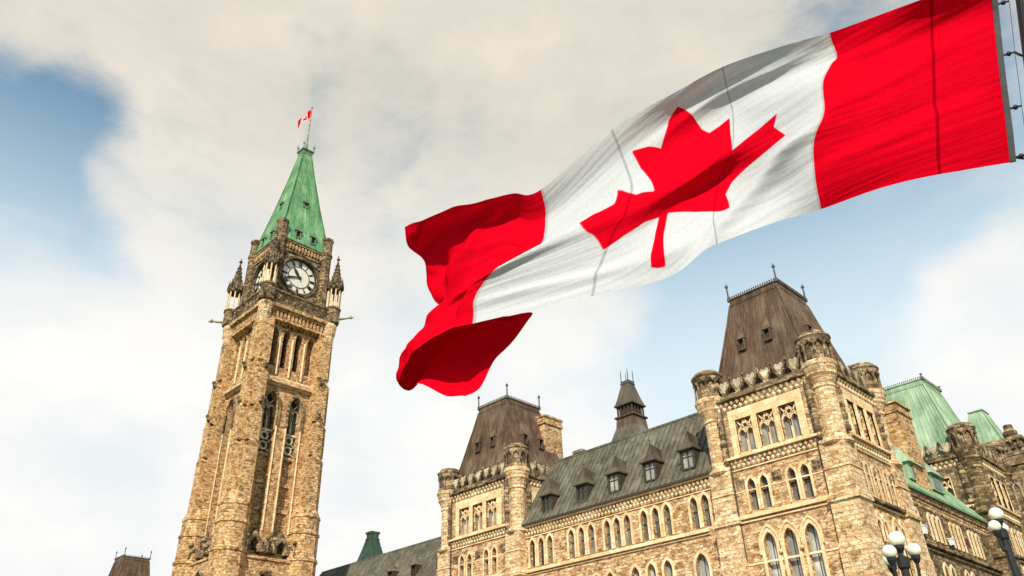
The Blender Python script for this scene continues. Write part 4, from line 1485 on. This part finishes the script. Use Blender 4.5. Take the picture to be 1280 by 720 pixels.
SEAMS = ((0.09, 0.0035, 0.85), (0.452, 0.0022, 0.55), (0.655, 0.0022, 0.5), (0.252, 0.0018, 0.35), (0.748, 0.0018, 0.35))
from mathutils import noise as mn
FOLDS = ((0.27, 0.60, 0.47, 0.97, 0.10, 0.045), (0.33, 0.10, 0.60, 0.20, 0.09, 0.04), (0.05, 0.30, 0.27, 0.52, 0.05, 0.05), (0.03, 0.62, 0.26, 0.82, 0.06, 0.05), (0.02, 0.10, 0.24, 0.22, 0.04, 0.04), (0.52, 0.92, 0.74, 0.86, 0.07, 0.04), (0.66, 0.30, 0.76, 0.62, 0.06, 0.05), (0.85, 0.1, 0.90, 0.5, 0.12, 0.045), (0.94, 0.15, 0.96, 0.45, -0.08, 0.05), (0.935, 0.6, 0.945, 1.0, 0.20, 0.035), (0.962, 0.6, 0.966, 1.0, -0.17, 0.028), (0.985, 0.6, 0.985, 1.0, 0.12, 0.022))
LEAF= [(0.5529, 0.0801), (0.5731, 0.1245), (0.5849, 0.1887), (0.5994, 0.2365), (0.6184, 0.1961), (0.6421, 0.1601), (0.6388, 0.2615), (0.6189, 0.453), (0.6388, 0.4187), (0.6476, 0.4105), (0.6618, 0.3453), (0.671, 0.2923), (0.671, 0.3979), (0.683, 0.4058), (0.7044, 0.3684), (0.6767, 0.5736), (0.6583, 0.7328), (0.6403, 0.6885), (0.6141, 0.6647), (0.585, 0.682), (0.5843, 0.7633), (0.5803, 0.8519), (0.5765, 0.9438), (0.5633, 0.9569), (0.5507, 0.9617), (0.5567, 0.876), (0.5637, 0.7913), (0.5661, 0.684), (0.4962, 0.771), (0.4557, 0.8084), (0.4196, 0.8495), (0.4224, 0.7978), (0.4301, 0.7527), (0.4194, 0.707), (0.3815, 0.6384), (0.3219, 0.5382), (0.3546, 0.4556), (0.3478, 0.3915), (0.3876, 0.4368), (0.451, 0.4899), (0.4586, 0.403), (0.4605, 0.3049), (0.483, 0.3194), (0.5052, 0.3217), (0.5186, 0.2675), (0.5277, 0.1959), (0.5404, 0.1216)]
FS = [0, 0.09, 0.17, 0.25, 0.35, 0.45, 0.55, 0.65, 0.75, 0.81, 0.87, 0.91, 0.95, 1.0]
FG= [[(-0.301, 9.534, 10.611), (-0.426, 9.769, 10.295), (-0.547, 9.755, 9.776), (-0.664, 9.755, 9.286), (-0.777, 9.8, 8.828), (-0.881, 9.823, 8.38), (-0.995, 9.892, 7.98)], [(-0.983, 9.366, 10.654), (-1.14, 9.581, 10.361), (-1.261, 9.477, 9.776), (-1.361, 9.365, 9.217), (-1.46, 9.309, 8.738), (-1.546, 9.232, 8.244), (-1.628, 9.235, 7.842)], [(-1.61, 9.14, 10.641), (-1.746, 9.275, 10.27), (-1.852, 9.029, 9.606), (-1.917, 8.86, 9.006), (-2.052, 8.792, 8.552), (-2.138, 8.762, 8.108), (-2.23, 8.844, 7.746)], [(-2.204, 8.703, 10.419), (-2.288, 8.885, 10.059), (-2.426, 8.526, 9.533), (-2.526, 8.456, 8.928), (-2.743, 8.406, 8.526), (-2.86, 8.461, 8.064), (-2.952, 8.611, 7.678)], [(-2.821, 8.281, 10.292), (-2.952, 8.526, 9.979), (-3.054, 8.388, 9.447), (-3.183, 8.342, 8.959), (-3.416, 8.375, 8.586), (-3.481, 8.371, 8.1), (-3.499, 8.362, 7.607)], [(-3.534, 8.012, 10.284), (-3.67, 8.32, 10.034), (-3.698, 8.363, 9.544), (-3.755, 8.171, 8.895), (-4.071, 8.288, 8.65), (-4.121, 8.026, 7.946), (-4.061, 7.851, 7.316)], [(-4.278, 7.874, 10.225), (-4.39, 8.121, 9.897), (-4.361, 8.078, 9.287), (-4.32, 7.804, 8.548), (-4.557, 7.85, 8.275), (-4.579, 7.552, 7.606), (-4.641, 7.437, 6.902)], [(-5.156, 7.44, 9.828), (-5.147, 7.65, 9.397), (-4.994, 7.555, 8.739), (-4.962, 7.286, 8.117), (-5.179, 7.23, 7.79), (-5.35, 7.106, 7.34), (-5.442, 7.039, 6.847)], [(-6.123, 6.788, 8.87), (-6.231, 6.997, 8.51), (-6.199, 6.814, 7.997), (-6.501, 6.402, 7.585), (-6.772, 6.274, 7.396), (-6.949, 6.227, 7.148), (-6.946, 6.21, 6.754)], [(-6.377, 6.443, 8.774), (-6.6, 6.67, 8.562), (-6.68, 6.523, 8.065), (-6.954, 6.291, 7.5), (-7.288, 6.287, 7.319), (-7.358, 6.189, 7.052), (-7.297, 6.057, 6.765)], [(-6.752, 6.188, 8.723), (-7.086, 6.459, 8.558), (-7.179, 6.384, 8.069), (-7.334, 6.249, 7.482), (-7.623, 6.216, 7.277), (-7.728, 6.022, 6.925), (-7.674, 5.814, 6.558)], [(-7.117, 6.01, 8.718), (-7.499, 6.311, 8.527), (-7.528, 6.315, 8.01), (-7.613, 6.307, 7.467), (-7.897, 6.264, 7.25), (-8.085, 6.048, 6.895), (-7.98, 5.839, 6.412)], [(-7.508, 5.877, 8.69), (-7.79, 6.196, 8.401), (-7.819, 6.361, 7.911), (-7.776, 6.416, 7.417), (-7.749, 6.738, 7.202), (-8.239, 6.397, 6.746), (-8.212, 6.142, 6.207)], [(-8.054, 5.773, 8.708), (-8.251, 6.253, 8.431), (-8.045, 6.427, 7.8), (-7.632, 6.791, 7.376), (-6.939, 7.372, 7.332), (-7.144, 6.866, 6.45), (-7.278, 6.383, 5.83)]]


def crom(p, t):
    n = len(p)
    i = min(int(t), n - 2)
    u = t - i
    b, c = p[i], p[i + 1]
    a = p[i - 1] if i > 0 else b * 2 - c
    d = p[i + 2] if i + 2 < n else c * 2 - b
    return (b * 2 + (c - a) * u + (a * 2 - b * 5 + c * 4 - d) * u * u + (b * 3 - a - c * 3 + d) * u ** 3) * 0.5


def leaf_sdf(x, y):
    best = 9.0
    inside = False
    k = len(LEAF)
    for i in range(k):
        x0, y0 = LEAF[i][0] * 2.6, LEAF[i][1]
        x1, y1 = LEAF[(i + 1) % k][0] * 2.6, LEAF[(i + 1) % k][1]
        dx, dy = x1 - x0, y1 - y0
        q = max(0.0, min(1.0, ((x - x0) * dx + (y - y0) * dy) / (dx * dx + dy * dy + 1e-12)))
        ex, ey = x - x0 - q * dx, y - y0 - q * dy
        best = min(best, ex * ex + ey * ey)
        if (y0 > y) != (y1 > y) and x < x0 + (y - y0) * dx / dy:
            inside = not inside
    return math.sqrt(best) * (1 if inside else -1)


NS, NTT = 330, 150
KN = [[Vector(p) for p in c] for c in FG]


def kidx(s):
    for i in range(len(FS) - 1):
        if s <= FS[i + 1]:
            return i + (s - FS[i]) / (FS[i + 1] - FS[i])
    return len(FS) - 1.0


verts, pat, alo, cre = [], [], [], []
grid = []
for i in range(NS + 1):
    s = i / NS
    k = kidx(s)
    rows = [crom([KN[a][j] for a in range(len(FS))], k) for j in range(7)]
    grid.append([crom(rows, 6 * j / NTT) for j in range(NTT + 1)])
for i in range(NS + 1):
    s = i / NS
    for j in range(NTT + 1):
        t = j / NTT
        p = grid[i][j]
        a = grid[min(i + 1, NS)][j] - grid[max(i - 1, 0)][j]
        b = grid[i][min(j + 1, NTT)] - grid[i][max(j - 1, 0)]
        n = a.cross(b)
        n = n.normalized() if n.length > 1e-9 else Vector((0, 0, 1))
        # long soft folds running with the wind, finer puckers near the fly
        d_ = t - 0.55 * s
        q1 = mn.noise(Vector((s * 3.2, d_ * 5.5, 1.7)))
        q2 = mn.noise(Vector((s * 5.0, d_ * 15.0, 5.2)))
        q3 = mn.noise(Vector((s * 34.0, t * 7.0, 8.8)))
        fly = max(0.0, (s - 0.76) / 0.24)
        q4 = mn.noise(Vector((s * 26.0 + t * 6.0, t * 9.0 - s * 8.0, 2.8)))
        tail = max(0.0, (s - 0.86) / 0.14)
        h = 0.095 * q1 + 0.012 * q2 + fly * 0.07 * q3 + tail * 0.17 * q4
        for (sa, ta, sb_, tb, am, wd2) in FOLDS:
            ux, uy = (sb_ - sa) * 2.6, tb - ta
            L_ = math.hypot(ux, uy)
            vx_, vy_ = (s - sa) * 2.6, t - ta
            al_ = (vx_ * ux + vy_ * uy) / L_
            ac = (vx_ * uy - vy_ * ux) / L_
            if -0.2 < al_ / L_ < 1.2 and abs(ac) < wd2 * 3:
                e_ = min(1.0, max(0.0, (al_ / L_ + 0.2) / 0.35)) * min(1.0, max(0.0, (1.2 - al_ / L_) / 0.35))
                h += am * math.exp(-(ac / wd2) ** 2) * e_
        h *= min(1.0, s / 0.06)
        p = p + n * h
        verts.append(p)
        bar = max(0.25 - s, s - 0.75) * 2.6
        pat.append(max(bar, leaf_sdf(s * 2.6, t)) if 0.27 < s < 0.74 else bar)
        alo.append(s)
        cre.append(0.6 * mn.noise(Vector((s * 9, d_ * 36, 3.1))) + 0.25 * mn.noise(Vector((s * 30, d_ * 70, 9.1))))
faces = [(i * (NTT + 1) + j, i * (NTT + 1) + j + 1, (i + 1) * (NTT + 1) + j + 1, (i + 1) * (NTT + 1) + j) for i in range(NS) for j in range(NTT)]
me = bpy.data.meshes.new('flag_cloth')
me.from_pydata([tuple(v) for v in verts], [], faces)
for nm_, dat in (('pattern', pat), ('along', alo), ('crease', cre)):
    at = me.attributes.new(nm_, 'FLOAT', 'POINT')
    at.data.foreach_set('value', dat)
me.polygons.foreach_set('use_smooth', [True] * len(me.polygons))
me.materials.append(flag_material('flag_cloth'))
big = bpy.data.objects.new('flag', me)
col.objects.link(big)
tag(big, 'huge red and white maple leaf flag blowing from the pole at the upper right', 'flag')
# hoist tape and toggles
M['tape'] = plain('grey_webbing', (0.07, 0.07, 0.078), 0.8)
hp = [grid[0][j] for j in range(0, NTT + 1, 10)]
out_d = (grid[0][75] - grid[12][75]).normalized()
mb = MB()
for a, b in zip(hp[:-1], hp[1:]):
    mb.tube(a + out_d * 0.015, b + out_d * 0.015, 0.024, 0.024, 6)
    mb.tube(a + out_d * 0.045, b + out_d * 0.045, 0.024, 0.024, 6)
mb.build('hoist_tape', M['tape'], big)
for f_ in (0.17, 0.445, 0.72, 0.985):
    p = grid[0][int(f_ * NTT)] + out_d * 0.06
    mb = MB()
    mb.tube(p - out_d * 0.05, p + out_d * 0.14, 0.018, 0.014, 6)
    mb.ball(p + out_d * 0.07, 0.034, 7, 5)
    mb.build('toggle', M['iron'], big)

# staff and halyard
pb, pd = Vector((-2.3226, 9.2445, 0.0)), Vector((0.21138, 0.04432, 0.9764))
side = Vector((0.69775729, 0.71596234, -0.02307997))
pb = pb + side * 0.06
mb = MB()
mb.tube(pb, pb + pd * 7, 0.13, 0.115, 14)
mb.tube(pb + pd * 7, pb + pd * 14.5, 0.115, 0.075, 14)
mb.ball(pb + pd * 14.6, 0.16, 12, 8)
stf = mb.build('flagpole', M['iron'])
tag(stf, 'dark metal flagpole at the far right edge, carrying the huge flag', 'flagpole')
bs = MB()
bs.lathe((pb.x, pb.y, 0), [(0.34, 0.0), (0.34, 0.08), (0.2, 0.16), (0.18, 0.4)], 14)
bs.build('pole_base', M['iron'], stf)


def sag(a, b, d, n=8):
    return [a.lerp(b, i / n) - Vector((0, 0, d * 4 * (i / n) * (1 - i / n))) for i in range(n + 1)]


hal = MB()
tg_ = [grid[0][int(f_ * NTT)] + out_d * 0.2 for f_ in (0.0, 0.17, 0.445, 0.72, 0.985)]
for a, b in zip(tg_[:-1], tg_[1:]):
    hal.path(sag(a, b, 0.015, 5), 0.0035, 5)
# the line runs from the toggles over to the pole
for f_, up_ in ((0.445, -0.28), (0.0, 0.1)):
    a = grid[0][int(f_ * NTT)] + out_d * 0.2
    h_ = (a.z + up_ - pb.z) / pd.z
    hal.path(sag(a, pb + pd * h_, 0.05, 7), 0.016, 6)
e = tg_[-1]
w_ = e + Vector((0.10, 0.10, -0.13))
hal.path(sag(e - out_d * 0.15, w_ + Vector((0, 0, 0.07)), 0.02, 4), 0.012, 5)
hal.lathe((w_.x + 0.05, w_.y + 0.05, w_.z - 0.22), [(0.02, 0), (0.085, 0.03), (0.095, 0.16), (0.05, 0.26), (0.03, 0.34)], 10)
h_ = (w_.z - pb.z) / pd.z
hal.path(sag(w_, pb + pd * (h_ - 0.2), 0.06, 6), 0.012, 5)
ho = hal.build('halyard', M['iron'])
tag(ho, 'dark halyard line with a black weight, linking the huge flag to its pole', 'rope')

# small flag on the tower mast
NSm, NTm = 40, 20
vs_, fs_, pa, al, cr_ = [], [], [], [], []
top = Vector((-85.4, 42.4, 89.6))
dn = Vector((-0.70, -0.72, 0)).normalized()
for i in range(NSm + 1):
    s = i / NSm
    for j in range(NTm + 1):
        t = j / NTm
        q = top + dn * (1.75 * s ** 0.9 + 0.12 * math.sin(7 * s + 2 * t)) + Vector((0, 0, -1.75 * t * (1 - 0.35 * s) - 2.5 * s ** 1.2))
        q += Vector((0.72, -0.70, 0)) * (0.3 * math.sin(9 * s + 2.2 * t) * s)
        vs_.append(tuple(q))
        x, y = (s - 0.5) * 2, t - 0.5
        rr = math.hypot(x * 1.0, y) 
        an = math.atan2(y, x)
        lf = 0.30 + 0.09 * math.cos(5 * (an + math.pi / 2)) - rr
        pa.append(max(max(0.25 - s, s - 0.75) * 2, lf))
        al.append(0.6)
        cr_.append(0.0)
fs_ = [(i * (NTm + 1) + j, i * (NTm + 1) + j + 1, (i + 1) * (NTm + 1) + j + 1, (i + 1) * (NTm + 1) + j) for i in range(NSm) for j in range(NTm)]
me = bpy.data.meshes.new('small_flag')
me.from_pydata(vs_, [], fs_)
for nm_, dat in (('pattern', pa), ('along', al), ('crease', cr_)):
    at = me.attributes.new(nm_, 'FLOAT', 'POINT')
    at.data.foreach_set('value', dat)
me.polygons.foreach_set('use_smooth', [True] * len(me.polygons))
me.materials.append(big.data.materials[0])
sf = bpy.data.objects.new('flag', me)
col.objects.link(sf)
tag(sf, 'tiny red and white flag drooping from the mast on top of the green spire', 'flag')


# ------------------------------------------------------------------ lamps
def lamp_post(label, base, globes, post_top):
    root = thing('street_lamp', label, 'street lamp', base, 'globe lamp posts before the palace')
    mb = MB()
    mb.lathe((0, 0, 0), [(0.26, 0), (0.26, 0.25), (0.2, 0.35), (0.15, 0.9), (0.17, 1.0), (0.11, 1.1), (0.085, post_top - 0.3), (0.12, post_top - 0.25), (0.12, post_top - 0.05), (0.06, post_top)], 12)
    po = mb.build('post', M['iron'], root)
    for (x, y, z, r_) in globes:
        a = MB()
        fit = z - r_
        if abs(x) + abs(y) > 0.05:
            pts = [Vector((0, 0, post_top - 0.35)), Vector((x * 0.5, y * 0.5, post_top - 0.55)), Vector((x * 0.9, y * 0.9, fit - 0.45)), Vector((x, y, fit - 0.1))]
            a.path(pts, 0.035, 7)
        else:
            a.tube((0, 0, post_top - 0.05), (0, 0, fit), 0.05, 0.05, 8)
        a.lathe((x, y, fit - 0.12), [(0.05, 0), (r_ * 0.62, 0.09), (r_ * 0.68, 0.17), (r_ * 0.5, 0.19)], 10)
        a.build('arm', M['iron'], root)
        g_ = MB()
        g_.ball((x, y, z), r_, 20, 14)
        g_.build('globe', M['opal'], root, True)
    return root


side = Vector((0.7157, 0.6984, 0))
fwd = Vector((-0.706, 0.708, 0))
b0 = Vector((-6.60, 18.25, 0))


def rel(sx, fy):
    v = side * sx + fwd * fy
    return v.x, v.y


G1 = [(0, 0, 5.64, 0.175)]
for sx, fy, z in ((-0.27, -0.1, 5.36), (0.36, 0.12, 5.43), (0.06, -0.42, 4.75), (-0.05, 0.45, 5.3)):
    x, y = rel(sx, fy)
    if z > 5:
        G1.append((x, y, z, 0.15))
lamp_post('black lamp post with a cluster of white globes before the foreground pavilion corner', b0, G1, 5.3)
G2 = [(0, 0, 6.80, 0.17)]
for sx, fy, z in ((-0.2, -0.1, 6.48), (0.2, 0.28, 6.50)):
    x, y = rel(sx, fy)
    G2.append((x, y, z, 0.145))
lamp_post('black lamp post with white globes nearer the right edge, before the dark stone pavilion', (-5.71, 22.95, 0), G2, 6.45)
for nm_, y, lab in ((0, 57.0, 'white floodlight on the dark ledge nearest the foreground pavilion'), (1, 62.0, 'smaller white floodlight further along the dark ledge of the side wing')):
    root = thing('floodlight', lab, 'floodlight', (-18.75, y, 13.72), 'floodlights on the side wing ledge')
    mb = MB()
    mb.box(-0.1, 0.1, -0.14, 0.14, 0, 0.12)
    mb.tube((0, 0, 0.1), (0, 0, 0.3), 0.05, 0.05, 8)
    mb.build('bracket', M['iron'], root)
    mb = MB()
    s_ = 1.0 if nm_ == 0 else 0.8
    mb.frus(0, 0, 0.28, 0.28 + 0.5 * s_, 0.16 * s_, 0.2 * s_, 0.2 * s_, 0.26 * s_)
    mb.box(-0.24 * s_, 0.24 * s_, -0.3 * s_, 0.3 * s_, 0.28 + 0.5 * s_, 0.34 + 0.5 * s_)
    mb.build('housing', M['white'], root)
